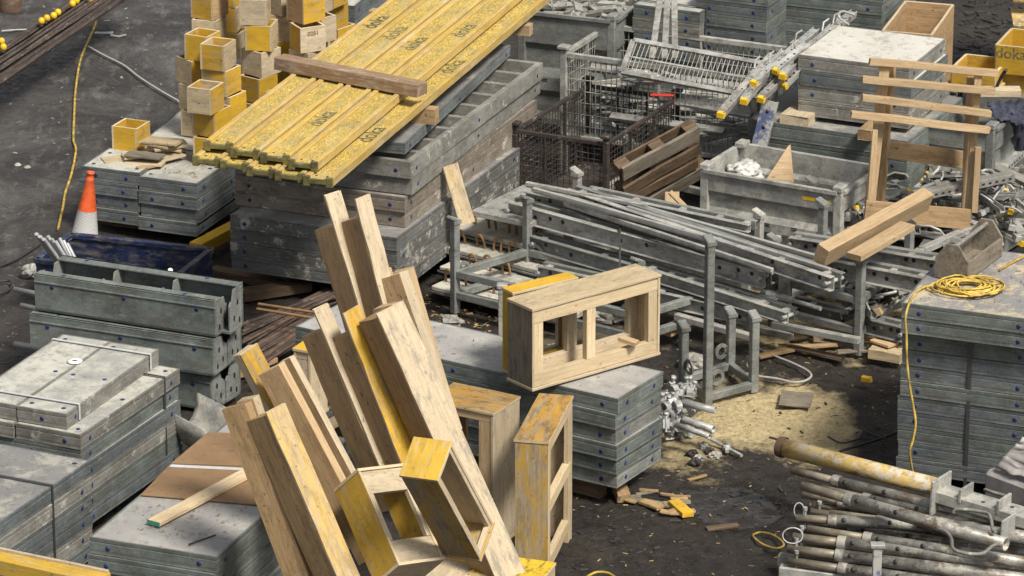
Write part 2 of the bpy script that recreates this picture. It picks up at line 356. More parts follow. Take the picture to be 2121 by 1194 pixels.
# ------------------------------------------------------------------ ground
def gz(x, y):
    h = .05*noise.noise(Vector((x*.35, y*.35, 3)))+.022*noise.noise(Vector((x*1.6, y*1.6, 7)))
    h += .016*noise.noise(Vector((x*5, y*5, 1)))+.017*noise.noise(Vector((x*12, y*12, 5)))+.007*noise.noise(Vector((x*27, y*27, 2)))
    k = min(1, max(0, (-x-2.2)/1.5)); return (h-.03)*(1-.8*k)
def build_ground():
    mb = MB(); nx, ny = 440, 520; x0, x1, y0, y1 = -6.5, 6.5, -9.5, 10.5
    X = [x0+(x1-x0)*i/nx for i in range(nx+1)]; Y = [y0+(y1-y0)*j/ny for j in range(ny+1)]
    vs = []; 
    for y in Y:
        for x in X: vs.append((x, y, gz(x, y)))
    fs = [(j*(nx+1)+i, j*(nx+1)+i+1, (j+1)*(nx+1)+i+1, (j+1)*(nx+1)+i) for j in range(ny) for i in range(nx)]
    # outer skirt out to the horizon
    o = len(vs); R = 400; vs += [(-R, -R, -.03), (R, -R, -.03), (R, R, -.03), (-R, R, -.03)]
    bl, br, tr, tl = 0, nx, (nx+1)*(ny+1)-1, (nx+1)*ny
    fs += [tuple([o, o+1]+[i for i in range(nx, -1, -1)]), tuple([o+1, o+2]+[(j)*(nx+1)+nx for j in range(ny, -1, -1)]),
           tuple([o+2, o+3]+[ny*(nx+1)+i for i in range(0, nx+1)]), tuple([o+3, o]+[j*(nx+1) for j in range(0, ny+1)])]
    mb.add(vs, fs, True)
    g = G('wet_dark_mud'); P = g.obj
    a = g.noise(1.1, P, 8, .7); b = g.noise(9, P, 10, .8); c = g.noise(34, P, 6, .75)
    col = g.ramp(a, (.3, (.021, .0165, .0135)), (.5, (.039, .0315, .026)), (.72, (.074, .061, .050)))
    col = g.mix(g.mt('MULTIPLY', g.ramp(b, (.44, 1), (.53, 0)), .7), col, (.018, .016, .015))
    col = g.mix(g.mt('MULTIPLY', g.ramp(c, (.58, 0), (.68, 1)), .6), col, (.13, .115, .098))
    col = g.mix(g.mt('MULTIPLY', g.ramp(g.noise(2.7, P, 10, .8, .6), (.52, 0), (.66, 1)), .5), col, (.085, .070, .055))
    sp = g.n('ShaderNodeSeparateXYZ'); g.put(sp.inputs[0], P); px, py = sp.outputs[0], sp.outputs[1]
    # concrete slab on the left, greyer and smoother
    sm = g.mt('MULTIPLY_ADD', px, -.9, g.mt('MULTIPLY_ADD', a, 1.6, g.mt('MULTIPLY_ADD', py, .22, -4.2)))
    slab = g.ramp(sm, (.0, 0), (.9, 1))
    scol = g.mix(g.ramp(g.noise(.9, P, 9, .75, .8), (.42, 0), (.62, 1)), (.045, .040, .039), (.13, .122, .118))
    scol = g.mix(g.mt('MULTIPLY', g.ramp(g.noise(5, g.map(P, (1, .35, 1)), 9, .8), (.52, 0), (.66, 1)), .6), scol, (.30, .29, .275))
    col = g.mix(slab, col, scol)
    def blob(cx, cy, rx, ry, soft=.5, nf=.9):
        dx = g.mt('MULTIPLY', g.mt('SUBTRACT', px, cx), 1/rx); dy = g.mt('MULTIPLY', g.mt('SUBTRACT', py, cy), 1/ry)
        d = g.mt('SQRT', g.mt('ADD', g.mt('MULTIPLY', dx, dx), g.mt('MULTIPLY', dy, dy)))
        d = g.mt('ADD', d, g.mt('MULTIPLY', g.mt('SUBTRACT', g.noise(2.3, P, 9, .75), .5), nf*2.2))
        return g.ramp(d, (max(0, 1-soft), 1), (1.0, 0))
    saw = None
    for (qx, qy, rx, ry, am, nf) in ((1660, 872, .55, 1.15, 1.0, .55), (1530, 860, .8, 1.0, .75, .9), (1700, 660, 1.3, 1.0, .75, 1.0), (1440, 915, .45, .9, .6, 1.1), (1800, 700, .8, .7, .6, 1.1), (1200, 700, .9, .8, .35, 1.2)):
        p = W(qx, qy, 0); m = g.mt('MULTIPLY', blob(p.x, p.y, rx, ry, .55, nf), am)
        saw = m if saw is None else g.mt('MAXIMUM', saw, m)
    grain = g.ramp(g.noise(26, P, 6, .8), (.34, .0), (.56, 1))
    saw = g.mt('MULTIPLY', g.ramp(saw, (.25, 0), (.75, 1)), g.mt('MULTIPLY_ADD', grain, .55, .45))
    sc = g.mix(g.noise(90, P, 3), (.64, .50, .26), (.92, .76, .44))
    col = g.mix(saw, col, sc)
    pud = None
    for (qx, qy, rx, ry) in ((1530, 1055, .42, .5), (1430, 1040, .3, .3)):
        p = W(qx, qy, 0); m = blob(p.x, p.y, rx, ry, .25, .5); pud = m if pud is None else g.mt('MAXIMUM', pud, m)
    col = g.mix(g.mt('MULTIPLY', pud, .8), col, (.022, .019, .017))
    rough = g.mix(pud, g.mix(saw, g.ramp(b, (.40, .30), (.58, .8)), .9), .1)
    bh = g.mt('MULTIPLY', g.mt('ADD', g.mt('MULTIPLY', b, 1.4), g.mt('MULTIPLY', c, .5)), g.mt('SUBTRACT', 1, pud))
    g.done(col, rough, 0, bh, .95, .05, .5)
    o = put('ground', mb, g.m); tag(o, None, None, None, 'structure')
build_ground()
# ------------------------------------------------------------------ framed panels and their stacks
def quad(N, A, B, z):
    n, a, b = W(*N, z), W(*A, z), W(*B, z)
    u = (a-n); u.z = 0; la = u.length; u.normalize(); v = Vector((-u.y, u.x, 0)); lb = (b-n).dot(v)
    return n, u, v, la, lb
def panel_meshes(la, lb, th, fr, top, open_grid=False):
    mb = MB(); hx, hy = la/2, lb/2
    prof = [(-.03, 0), (0, 0), (-.0015, .01), (-.0015, .02), (0, .03), (0, .70*th), (-.003, .72*th), (-.003, .76*th), (0, .78*th), (.0015, .94*th), (.0015, th), (-.012, th)]
    if open_grid: prof = [(-.05, 0), (0, 0), (0, th), (-.055, th)]
    ring = []
    for o, z in prof: ring += [(hx+o, hy+o, z), (-hx-o, hy+o, z), (-hx-o, -hy-o, z), (hx+o, -hy-o, z)]
    fs = []
    for i in range(len(prof)-1):
        for j in range(4): fs.append((i*4+j, i*4+(j+1) % 4, (i+1)*4+(j+1) % 4, (i+1)*4+j))
    mb.add(ring, fs)
    if open_grid:
        mb.add([ring[-4], ring[-3], ring[-2], ring[-1], ring[0], ring[1], ring[2], ring[3]], [(0, 1, 5, 4), (1, 2, 6, 5), (2, 3, 7, 6), (3, 0, 4, 7)])
        n = max(3, int(la/.3))
        for i in range(1, n): mb.box((-hx+la*i/n, 0, th*.5), (.05, lb-.1, th*.8))
        mb.box((0, 0, .012), (la-.08, lb-.08, .012))
    else:
        z = th*.93; a = hx-.012; b = hy-.012
        mb.add([(a, b, th), (-a, b, th), (-a, -b, th), (a, -b, th), (a, b, z), (-a, b, z), (-a, -b, z), (a, -b, z)], [(0, 1, 5, 4), (1, 2, 6, 5), (2, 3, 7, 6), (3, 0, 4, 7)])
        mb.add([(-a, -b, .0), (a, -b, .0), (a, b, .0), (-a, b, .0)], [(3, 2, 1, 0)])
    fm = mb.mesh('frame', M[fr])
    tm = None
    if not open_grid:
        t = MB(); nx = max(2, int(la/.2)); ny = max(2, int(lb/.2))
        t.box((0, 0, th*.965), (la-.024, lb-.024, th*.06), None, .001); tm = t.mesh('facing_sheet', M[top])
    return fm, tm
def disc_mesh():
    m = MB(); m.lathe([(0, .004), (.014, .004), (.0175, .002), (.0175, -.004)], 12); return m.mesh('plug', M['plug'])
PLUG = disc_mesh()
ORD = ['topmost', 'second from the top', 'third from the top', 'fourth from the top', 'fifth from the top', 'sixth from the top', 'seventh from the top', 'eighth from the top', 'ninth from the top', 'tenth from the top', 'eleventh from the top', 'twelfth from the top']
def stack(N, A, B, ztop, n, th, where, look='grey formwork panel', fr='galvg', top='ply', cols=1, split='v', frs=None, grid_top=0, jit=1., topplugs=False, names=None, colnames=('left', 'right', 'third'), off=None, group=None, plug_a=True, plug_b=True, zshift=None):
    n0, u, v, la, lb = quad(N, A, B, ztop); sg = 1 if lb > 0 else -1; v = v*sg; lb = abs(lb)
    ang = math.atan2(u.y, u.x); top_o = None; out = []
    for c in range(cols):
        if split == 'v': cl, cw = la, lb/cols-.004; off_uv = (0, lb/cols*c)
        else: cl, cw = la/cols-.004, lb; off_uv = (la/cols*c, 0)
        cache = {}
        for k in range(n):
            f = (frs[k % len(frs)] if frs else fr); g = k < grid_top
            key = (f, k == 0, g)
            if key not in cache: cache[key] = panel_meshes(cl, cw, th-.006, f, top, g)
            fm, tm = cache[key]
            z = ztop-th*(k+1)+(zshift[c] if zshift else 0)
            ju = random.uniform(-.008, .008)*jit; jv = random.uniform(-.008, .008)*jit; ja = math.radians(random.uniform(-.25, .25))*jit
            if off and (k, c) in off: du, dv, da = off[(k, c)]; ju += du; jv += dv; ja += math.radians(da)
            p = n0+u*(off_uv[0]+cl/2+ju)+v*(off_uv[1]+cw/2+jv); p.z = z
            lab = '%s, %s %s' % (look, ORD[k].replace(' from the top', ' from top'), where)
            if cols > 1: lab = '%s, %s %s, %s column' % (look, ORD[k].replace(' from the top', ' from top'), where, colnames[c])
            t = tag(link('formwork_panel', None, None, Matrix.Translation(p) @ Matrix.Rotation(ang+ja, 4, 'Z')), lab, 'formwork panel', group or 'formwork panels stacked %s' % where)
            link('frame', fm, t)
            if tm: link('facing_sheet', tm, t)
            zz = (th-.006)*.42
            def pl(x, y, zc, rot): random.random() < .82 and link('plug', PLUG, t, Matrix.Translation((x, y, zc)) @ rot)
            if plug_a:
                for x in ([-cl/2+.13, cl/2-.13] + ([0] if cl > 1.7 else [])):
                    s = -sg
                    pl(x, s*(cw/2-.001), zz, Matrix.Rotation(math.radians(90)*(-s), 4, 'X'))
            if plug_b:
                for y in ([-cw/2+.13, cw/2-.13] if cw > .5 else [0]) + ([0] if cw > 1.7 else []):
                    pl(-cl/2+.001, y, zz, Matrix.Rotation(math.radians(-90), 4, 'Y'))
            if k == 0 and topplugs:
                for x in (-cl/2+.09, 0, cl/2-.09):
                    for y in (-cw/2+.07, cw/2-.07): pl(x, y, th-.006, Matrix())
            out.append(t)
    return dict(n=n0, u=u, v=v, la=la, lb=lb, ang=ang, z=ztop, sg=sg, list=out)
def onstack(s, a, b, dz=0): p = s['n']+s['u']*a+s['v']*b; p.z = s['z']+dz; return p
def band(s, a, zbot, label, mat='strap', w=.022, wrapv=True, axis='a'):
    """steel band over the top and down the visible side at distance a along u (or v)"""
    t = .003; mb = MB(); e = .008
    u, v = (s['u'], s['v']) if axis == 'a' else (s['v'], s['u']); lb = s['lb'] if axis == 'a' else s['la']
    p0 = s['n']+u*a; z = s['z']
    P = [p0-v*e+Vector((0, 0, zbot-z)), p0-v*e+Vector((0, 0, e)), p0+v*(lb+e)+Vector((0, 0, e)), p0+v*(lb+e)+Vector((0, 0, zbot-z))]
    for i in range(3): mb.bar(P[i], P[i+1], w, t, up=(v*-1 if i == 0 else Vector((0, 0, 1)) if i == 1 else v), ch=.0005)
    m = loc(mb, p0); return tag(put('steel_band', mb, mat, None, m), label, 'steel band', 'bands tied round the stacks')
def timber(a, b, w, t, mat, label, up=(0, 0, 1), name='timber_beam', cat='timber', group=None, **k):
    o = board2(name, a, b, w, t, mat, None, up, **k); return tag(o, label, cat, group)
# --- the stacks
TH = .12
S9 = stack((1278, 825), (1372, 768), (577, 690), .88, 6, TH, 'in the stack under the box frames', 'clean grey formwork panel', frs=['galvg', 'galvg', 'galv'], jit=1.6, off={(0, 0): (-.0, 0, 0), (4, 0): (.02, .02, 0), (5, 0): (.03, .03, .4)})
S3 = stack((445.5, 1153), (725, 907), (168, 1121), .96, 7, TH, 'in the stack under the hardboard', 'greenish formwork panel', jit=1.2)
S2 = stack((166, 900), (370, 762), (-110, 856), .85, 6, TH, 'in the banded left stack', 'weathered grey formwork panel', fr='galvo', top='plyc', cols=2, frs=['galvo', 'galvg', 'galvb'], jit=1.3, colnames=('right', 'left'), topplugs=True)
S2t = stack((138, 856), (330, 722), (-64, 820), .97, 1, TH, 'lying askew on the banded stack', 'concrete splashed formwork panel', fr='galvo', top='plyc', cols=2, colnames=('right', 'left'), topplugs=True)
S1 = stack((-60, 1121), (187, 952), (-330, 1062), .95, 7, TH, 'at the left picture edge', 'dusty grey formwork panel', fr='galvb', top='plyd', frs=['galvb', 'galvo', 'galvb'], jit=1.5, topplugs=True)
S4 = stack((407, 380), (492, 322), (192, 332), .56, 4, TH, 'below the box pile', 'grey formwork panel', fr='galvb', top='plyc', cols=2, jit=1.6, colnames=('right', 'left'), zshift=(0, .03), off={(0, 1): (.0, -.01, 1.0)}, topplugs=True)
S4b = stack((500, 322), (640, 200), (300, 285), .56, 4, TH, 'farther back under the boxes', 'dusty grey formwork panel', fr='galvb', top='plyc', cols=1, jit=1.)
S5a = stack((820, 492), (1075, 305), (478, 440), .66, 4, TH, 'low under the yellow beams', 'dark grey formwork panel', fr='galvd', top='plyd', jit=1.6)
S5b = stack((835, 408), (1108, 205), (488, 357), .93, 2, .135, 'under the yellow beams', 'brown stained formwork panel', fr='galvbr', top='plyd', jit=3)
S5c = stack((848, 335), (1120, 128), (492, 282), 1.23, 2, .148, 'under the yellow beams', 'crusted open panel frame', fr='galvo', frs=['galvo'], grid_top=2, jit=2, off={(1, 0): (.03, 0, .4)})
S5d = stack((842, 296), (1058, 92), (770, 262), 1.36, 1, .10, 'laid narrow on the open frames below the yellow beams', 'narrow bluish steel formwork panel', fr='galvb', top='plyd')
S10 = stack((1867, 690), (1990, 545), (2330, 800), 1.17, 9, TH, 'in the tall right stack', 'dark banded formwork panel', fr='galvb', top='plyd', frs=['galvg', 'galvb', 'galvb'], jit=1.5, plug_a=False)
S10t = stack((1870, 625), (1975, 505), (2330, 733), 1.45, 2, TH, 'under the toolbox', 'greenish formwork panel', fr='galvg', top='plys', jit=1.5)
S8 = stack((1886, 142), (1962, 80), (1655, 113), 1.50, 4, .135, 'beside the batten frame', 'concrete crusted formwork panel', fr='galvo', top='plyw', frs=['galvo', 'galvb', 'galvo', 'galvo'], jit=2)
S8b = stack((1880, 292), (2010, 190), (1560, 238), .92, 6, .15, 'behind the bin, below the crusted ones', 'greenish grey formwork panel', fr='galvg', top='plyd', jit=1)
S6 = stack((1450, 25), (1590, -70), (1318, 3), 1.35, 11, TH, 'behind the mesh cages', 'worn bluish formwork panel', fr='galvb', top='plyc', frs=['galvg', 'galvo', 'galvb'], jit=1.6)
S6b = stack((1590, -12), (1700, -90), (1450, -35), 1.55, 12, TH, 'in the taller stack behind the cages', 'bluish grey formwork panel', fr='galvb', top='plyc', frs=['galvg', 'galvb'], jit=1.2)
S7 = stack((1830, -20), (1900, -80), (1590, -58), 1.55, 12, TH, 'at the top edge, left of the crate', 'greenish blue formwork panel', fr='galvg', top='plyc', jit=1)
S11 = stack((755, 90), (860, 0), (640, 62), .9, 5, .15, 'in the stack behind the beams', 'pale bluish formwork panel', fr='galvb', top='plyc', jit=1.6)
S12 = stack((735, 12), (830, -70), (620, -12), 1.2, 2, .12, 'on the stack behind the beams', 'pale bluish formwork panel', fr='galvb', top='plyc', jit=1)
for s, lab in ((S2, 'left'),):
    pass
band(S2, 1.2, .15, 'dark steel band down the corner in the banded left stack', 'strap')
band(S2t, .17, .86, 'pale band over the askew panels at their near end', 'strapl')
band(S2t, S2t['la']-.15, .86, 'pale band over the askew panels at their far end', 'strapl')
band(S1, 1.02, .15, 'dark steel band down the stack at the left picture edge', 'strap')
band(S10, .52, .05, 'dark steel band down the front of the tall stack on the right', 'strap', .028, axis='b')
band(S6, .12, .3, 'dark steel band on the near corner of the stack behind the cages', 'strap')
# ------------------------------------------------------------------ yellow beams on the tall stack
def edged(mb_, name, mat, edge, thr=2):
    """second material on every face that does not face along the thickness (local axis thr)"""
    me = mb_.mesh(name, M[mat]); me.materials.append(M[edge])
    for p in me.polygons:
        if abs(p.normal[thr]) < .8: p.material_index = 1
    return me
def text_mesh(s, size, mat, name='lettering', font_shear=0):
    c = bpy.data.curves.new(name, 'FONT'); c.body = s; c.size = size; c.align_x = 'CENTER'; c.align_y = 'CENTER'; c.shear = font_shear; c.resolution_u = 3; c.offset = size*.012
    o = bpy.data.objects.new('tmp', c); COL.objects.link(o); bpy.context.view_layer.update()
    me = bpy.data.meshes.new_from_object(o); bpy.data.objects.remove(o); me.materials.clear(); me.materials.append(M[mat]); me.name = name
    return me
DOKA = text_mesh('doka', .20, 'ink'); DOKAS = text_mesh('doka H20', .12, 'ink')
n0, u0, v0, la0, lb0 = quad((688, 372), (1126, 0), (404, 318), 1.58)
BP = lb0/5; SK = (W(404, 318, 1.58)-n0).dot(u0)/lb0
hbz = {}
def hbeam(row, i, ztop, a0, L, b, label):
    c = n0+u0*(a0+L/2+SK*(b-BP/2))+v0*b; c.z = ztop-.0375
    t = thing('timber_h_beam', label, 'formwork beam', 'yellow beams stacked on the tall stack', mat4(c, u0, v0, Vector((0, 0, 1))))
    fw = .042; d = BP-.012
    for s in (-1, 1):
        me = edged(board_mb(L, .075, fw, ch=.005), 'flange', 'flange', 'flange', 2)
        link('flange', me, t, mat4((0, s*(d/2-fw/2), 0), (1, 0, 0), (0, 0, 1), (0, -1, 0)))
    m = MB(); m.box((0, 0, .002), (L-.004, d-2*fw, .03), None, .001)
    put('web', m, 'chip', t)
    for hx in (-L/2+.09, L/2-.09):
        for s in (-1, 1):
            h = MB(); h.lathe([(0, .0182), (.011, .0182), (.011, .0)], 10); put('end_hole', h, 'black', t, Matrix.Translation((hx, s*.045, 0)))
    ec = MB()
    for s in (-1, 1): ec.box((-L/2+.004, s*(d/2-fw*.6), 0), (.03, fw*1.3, .082), None, .004)
    ec.box((-L/2+.004, 0, .0), (.03, d-2*fw, .036), None, .002); put('end_protector', ec, 'mossy', t)
    return t, c
M['mossy'] = galv('mossy_beam_end', (.19, .165, .05), (.09, .08, .03), 0, .8, (.04, .035, .02), .8, 0, 0)
pos = ['far left', 'second from the left', 'middle', 'second from the right', 'right hand']
low = [hbeam(0, i, 1.58, random.uniform(-.03, .03), la0+.3, lb0-BP*(i+.5), 'yellow formwork beam, %s one of the lower layer on the tall stack' % pos[i]) for i in range(5)]
pos = ['leftmost', 'second from the left', 'second from the right', 'rightmost']
upp = [hbeam(1, i, 1.657, .10+[.06, .02, .03, .0][i], la0+.2, lb0-BP*(i+.62+(.07*i)), 'yellow formwork beam, %s one of the upper layer on the tall stack' % pos[i]) for i in range(4)]
def letter(bm, px, py, z, me, db=0):
    t, c_ = bm; p = W(px, py, z); link('lettering', me, t, Matrix.Translation(((p-c_).dot(u0), db, .0183)))
for q in ((upp[2], 670, 256), (upp[0], 792, 56), (upp[1], 822, 78), (upp[2], 862, 100), (upp[3], 955, 72), (low[4], 775, 270), (low[4], 945, 130), (upp[3], 760, 232), (upp[0], 560, 215)):
    if q[1] in (760, 560): continue
    letter(q[0], q[1], q[2], 1.6, DOKA)
def cross(px, py, z, w, h, mat, label, length=1.5, back=.05):
    p = W(px, py, z); return timber(p, p+v0*length, w, h, mat, label)
cross(905, 240, 1.42, .10, .135, 'brown', 'short brown timber end sticking out under the yellow beams')
c_far = cross(1100, 62, 1.41, .10, .10, 'pine', 'pale timber sticking out under the far part of the yellow beams')
p = W(1106, 84, 1.30)
timber(W(578, 128, 1.713), W(874, 186, 1.713), .14, .105, 'rustw', 'mud caked brown timber lying across the yellow beams', split=True)
# ------------------------------------------------------------------ open boxes of plywood
def obox(p, yaw, sx, sy, h, mats, label, group, name='plywood_box', cat='box', th=.018, label_mats=None, inner=None):
    """open-topped box, p = near top corner in world; sides run along yaw (x) and yaw+90 (y)"""
    u = Vector((math.cos(yaw), math.sin(yaw), 0)); v = Vector((-u.y, u.x, 0)); z = Vector((0, 0, 1))
    c = p+u*sx/2+v*sy/2; c.z = p.z-h
    t = thing(name, label, cat, group, mat4(c, u, v, z))
    X, Y, Z = Vector((1, 0, 0)), Vector((0, 1, 0)), Vector((0, 0, 1))
    for k, (o, ax, L, nrm) in enumerate((((0, -sy/2+th/2, h/2), X, sx, Y), ((-sx/2+th/2, 0, h/2), Y, sy-2*th, X), ((0, sy/2-th/2, h/2), X, sx, Y), ((sx/2-th/2, 0, h/2), Y, sy-2*th, X))):
        me = edged(board_mb(L, h, th, ch=.0015, jit=.0008), 'side_board', mats[k % len(mats)], 'edgew')
        y = nrm.cross(ax) if False else Z
        link('side_board', me, t, mat4(o, ax, Z, ax.cross(Z)))
    fl = MB(); fl.box((0, 0, .012), (sx-2*th, sy-2*th, .016)); put('floor_board', fl, mats[0], t)
    return t
M['edgew'] = wood('raw_plywood_edge', (.66, .55, .39), (.52, .41, .27), .0, (.25, .2, .13), .1)
BX = .232
boxes = [  # near top corner px, level (boxes below incl.), yaw, colours (right side, left side), label
 (283, 268, 1, 67, ('yel', 'yelb'), 'yellow open box standing alone beside the heap of small boards'),
 (437, 187, 3, 65, ('yel', 'pale'), 'brownish open box, topmost of the nearest column of boxes'),
 (445, 235, 2, 58, ('yelb', 'yel'), 'yellow box with pencil marks under the nearest open box'),
 (452, 291, 1, 70, ('yelb', 'yelb'), 'yellow box at the foot of the nearest column touching the beams'),
 (464, 97, 4, 66, ('pale', 'yel'), 'open box with yellow front on top behind the nearest column'),
 (467, 150, 3, 62, ('yel', 'yel'), 'pale yellow box second in the column behind the nearest one'),
 (476, 203, 2, 60, ('yelb', 'pale'), 'yellow sided box third in the column behind the nearest one'),
 (482, 256, 1, 66, ('yel', 'yel'), 'box at the foot of the column behind the nearest one'),
 (428, 78, 4, 63, ('yel', 'yelb'), 'orange yellow open box at the left edge of the pile, on top'),
 (396, 128, 3, 40, ('yel', 'pale'), 'pale box turned sideways below the leftmost open box'),
 (420, 182, 2, 62, ('yel', 'pale'), 'weathered box low at the left edge of the pile'),
 (424, 236, 1, 66, ('yel', 'pale'), 'lowest box at the left edge of the pile'),
 (440, -8, 5, 60, ('brown', 'yel'), 'dull brown yellow box at the upper left corner of the pile'),
 (448, 45, 4, 72, ('pale', 'pale'), 'box half hidden under the dull brown one at upper left'),
 (486, -34, 5, 76, ('yelb', 'yelb'), 'bright yellow box cut by the top edge left of the white one'),
 (490, 18, 4, 78, ('pale', 'yel'), 'brownish box below the bright yellow one at the top edge'),
 (494, 72, 3, 70, ('pale', 'yel'), 'box in the gap left of the bright yellow box'),
 (552, 2, 5, 82, ('pale', 'palew'), 'whitish box with a stained front face near the top edge'),
 (562, 56, 4, 82, ('pale', 'yelb'), 'bright yellow box under the whitish stained one'),
 (541, 111, 3, 52, ('palew', 'palew'), 'whitish box with a netted stain under the bright yellow one'),
 (536, 166, 2, 50, ('yelb', 'yel'), 'yellow box under the whitish box with the netted stain'),
 (538, 220, 1, 55, ('yel', 'yel'), 'lowest box of the middle column beside the beams'),
 (582, -16, 5, 45, ('palew', 'palew'), 'pale box at the top edge right of the whitish stained one'),
 (600, 36, 4, 70, ('palew', 'pale'), 'light brown box with dark screw holes in the third row'),
 (618, 89, 3, 80, ('yel', 'yelb'), 'yellow box low in the pile above the muddy timber'),
 (612, 142, 2, 80, ('yel', 'yel'), 'yellow box just above the end of the muddy timber'),
 (628, 0, 5, 45, ('yel', 'brown'), 'narrow looking yellow brown box at the top edge'),
 (622, 60, 4, 30, ('palew', 'yel'), 'pale box with stencilled numbers on its right side'),
 (638, 112, 3, 50, ('palew', 'pale'), 'pale box half hidden behind the yellow beams'),
 (654, -18, 5, 55, ('palew', 'pale'), 'pale box at the top edge above the spotted one'),
 (650, 42, 4, 38, ('palew', 'palew'), 'black spotted whitish box right of the stencilled one'),
 (668, 88, 3, 78, ('palew', 'yel'), 'box showing a dark inside near the yellow beams'),
 (682, 14, 4, 48, ('yel', 'yel'), 'yellow brown box at the right end of the pile'),
 (700, 62, 3, 50, ('yelb', 'yel'), 'yellow box lowest at the right end of the pile'),
 (690, -32, 5, 60, ('yel', 'yel'), 'olive yellow box cut by the top edge at the right end'),
 (520, -52, 6, 60, ('yel', 'pale'), 'box mostly above the top edge behind the whitish one'),
]
M['palew'] = wood('whitish_plywood', (.64, .54, .39), (.53, .43, .29), .08, (.16, .13, .10), .22)
for (x, y, n, yaw, ms, lab) in boxes:
    z = .56+.003+BX*n; p = W(x, y, z)
    b = obox(p, math.radians(yaw+random.uniform(-3, 3)), random.uniform(.225, .25), random.uniform(.225, .25), BX-.004, (ms[0], ms[1], ms[0], ms[1]), lab, 'open plywood boxes piled on the panels')
    if 'stencilled numbers' in lab:
        tm = text_mesh('0251', .055, 'stain'); link('number', tm, b, mat4((0, -.1195, .17), (1, 0, 0), (0, 0, 1), (0, -1, 0)))
    if 'pencil' in lab:
        tm = text_mesh('10 + 5', .055, 'stain'); link('pencil_mark', tm, b, mat4((-.1195, 0, .12), (0, -1, 0), (0, 0, 1), (-1, 0, 0)))
# loose small boards beside the lone box
sb = [(248, 330, .585, 20, .30, .15, 'pale'), (300, 338, .585, -12, .34, .14, 'palew'), (290, 322, .615, 15, .30, .15, 'pale'), (350, 325, .60, 40, .26, .15, 'palew'), (300, 322, .645, -18, .32, .14, 'greyw'),
      (345, 305, .64, -15, .30, .16, 'pale'), (352, 303, .665, 18, .30, .15, 'palew'), (325, 298, .69, -25, .28, .15, 'pale'), (337, 293, .715, -22, .33, .17, 'pale'), (308, 345, .582, 30, .22, .07, 'brown')]
sbl = ['pale board under the left end of the small heap', 'whitish board at the front of the small heap by the lone box', 'pale ply offcut near the left of the small heap', 'whitish offcut at the right foot of the small heap', 'greyish board in the middle of the small heap',
       'pale offcut below the two top boards of the small heap', 'whitish offcut third from the top of the small heap', 'speckled board second from the top of the small heap', 'speckled square board on top of the small heap', 'brown splinter of board at the near foot of the small heap']
for (x, y, z, an, L, w, m), lb in zip(sb, sbl):
    p = W(x, y, z); a = math.radians(an); d = Vector((math.cos(a), math.sin(a), random.uniform(-.05, .05)))
    timber(p-d*L/2, p+d*L/2, w, .02, m, lb, name='offcut_board', cat='board', group='small boards heaped beside the lone box', split=True)
# yellow timber between the stacks
timber(W(405, 516, .12), W(492, 470, .12), .12, .10, 'yelb', 'yellow painted timber on the ground between two panel stacks')
# ------------------------------------------------------------------ traffic cone
p = W(172, 528, 0)
t = thing('traffic_cone', 'orange and white traffic cone behind the dark blue steel tray', 'traffic cone', None, Matrix.Translation(p) @ Matrix.Rotation(math.radians(7), 4, 'Y') @ Matrix.Scale(.98, 4))
m = MB(); m.box((0, 0, .02), (.36, .36, .035), None, .012); put('base', m, 'black', t)
m = MB(); m.lathe([(.14, .03), (.126, .10)], 24); put('foot', m, 'orangep', t)
g = G('white_reflective_grid')
br = g.n('ShaderNodeTexBrick'); g.put(br.inputs['Vector'], g.map(g.obj, (14, 14, 14))); br.inputs['Mortar Size'].default_value = .05
for k, c in (('Color1', .62), ('Color2', .56), ('Mortar', .36)): br.inputs[k].default_value = (c, c, c, 1)
M['sleeve'] = g.done(br.outputs['Color'], .4); 
m = MB(); m.lathe([(.13, .10), (.127, .105), (.082, .41), (.082, .415)], 24); put('white_sleeve', m, 'sleeve', t)
m = MB(); m.lathe([(.082, .415), (.036, .68), (.036, .70), (.030, .705), (.030, .74), (.036, .745), (.034, .76), (.02, .76), (.02, .5)], 24); put('orange_top', m, 'orangep', t)
# ------------------------------------------------------------------ cables on the left
def cable(pts, r, mat, label, name='cable', n=6, sub=6):
    P = [Vector(p) for p in pts]; Q = []
    for i in range(len(P)-1):
        a, b, c, d = P[max(0, i-1)], P[i], P[i+1], P[min(len(P)-1, i+2)]
        for k in range(sub):
            t = k/sub; Q.append(.5*((2*b)+(c-a)*t+(2*a-5*b+4*c-d)*t*t+(3*b-a-3*c+d)*t*t*t))
    Q.append(P[-1]); m = MB(); m.tube(Q, r, n); mt_ = loc(m, Q[0]); return tag(put(name, m, mat, None, mt_), label, 'cable')
cable([W(x, y, .02) for x, y in ((205, 20), (196, 55), (178, 95), (165, 130), (156, 190), (153, 250), (152, 290), (157, 312), (148, 360), (135, 400), (130, 430), (120, 475))], .012, 'ycable', 'yellow power cable running down the wet concrete on the left')
cable([W(x, y, .02) for x, y in ((183, 97), (215, 115), (255, 135), (285, 158), (315, 178), (345, 196), (370, 210))], .011, 'wcable', 'grey cable curving across the wet concrete towards the boxes')
cable([W(x, y, .02) for x, y in ((-5, 553), (30, 540), (60, 522), (85, 505))], .010, 'bcable', 'thin black cable on the mud left of the blue tray')
cable([W(x, y, .03) for x, y in ((-5, 585), (20, 582), (22, 598), (-5, 612))], .010, 'bcable', 'black cable loop at the left picture edge')
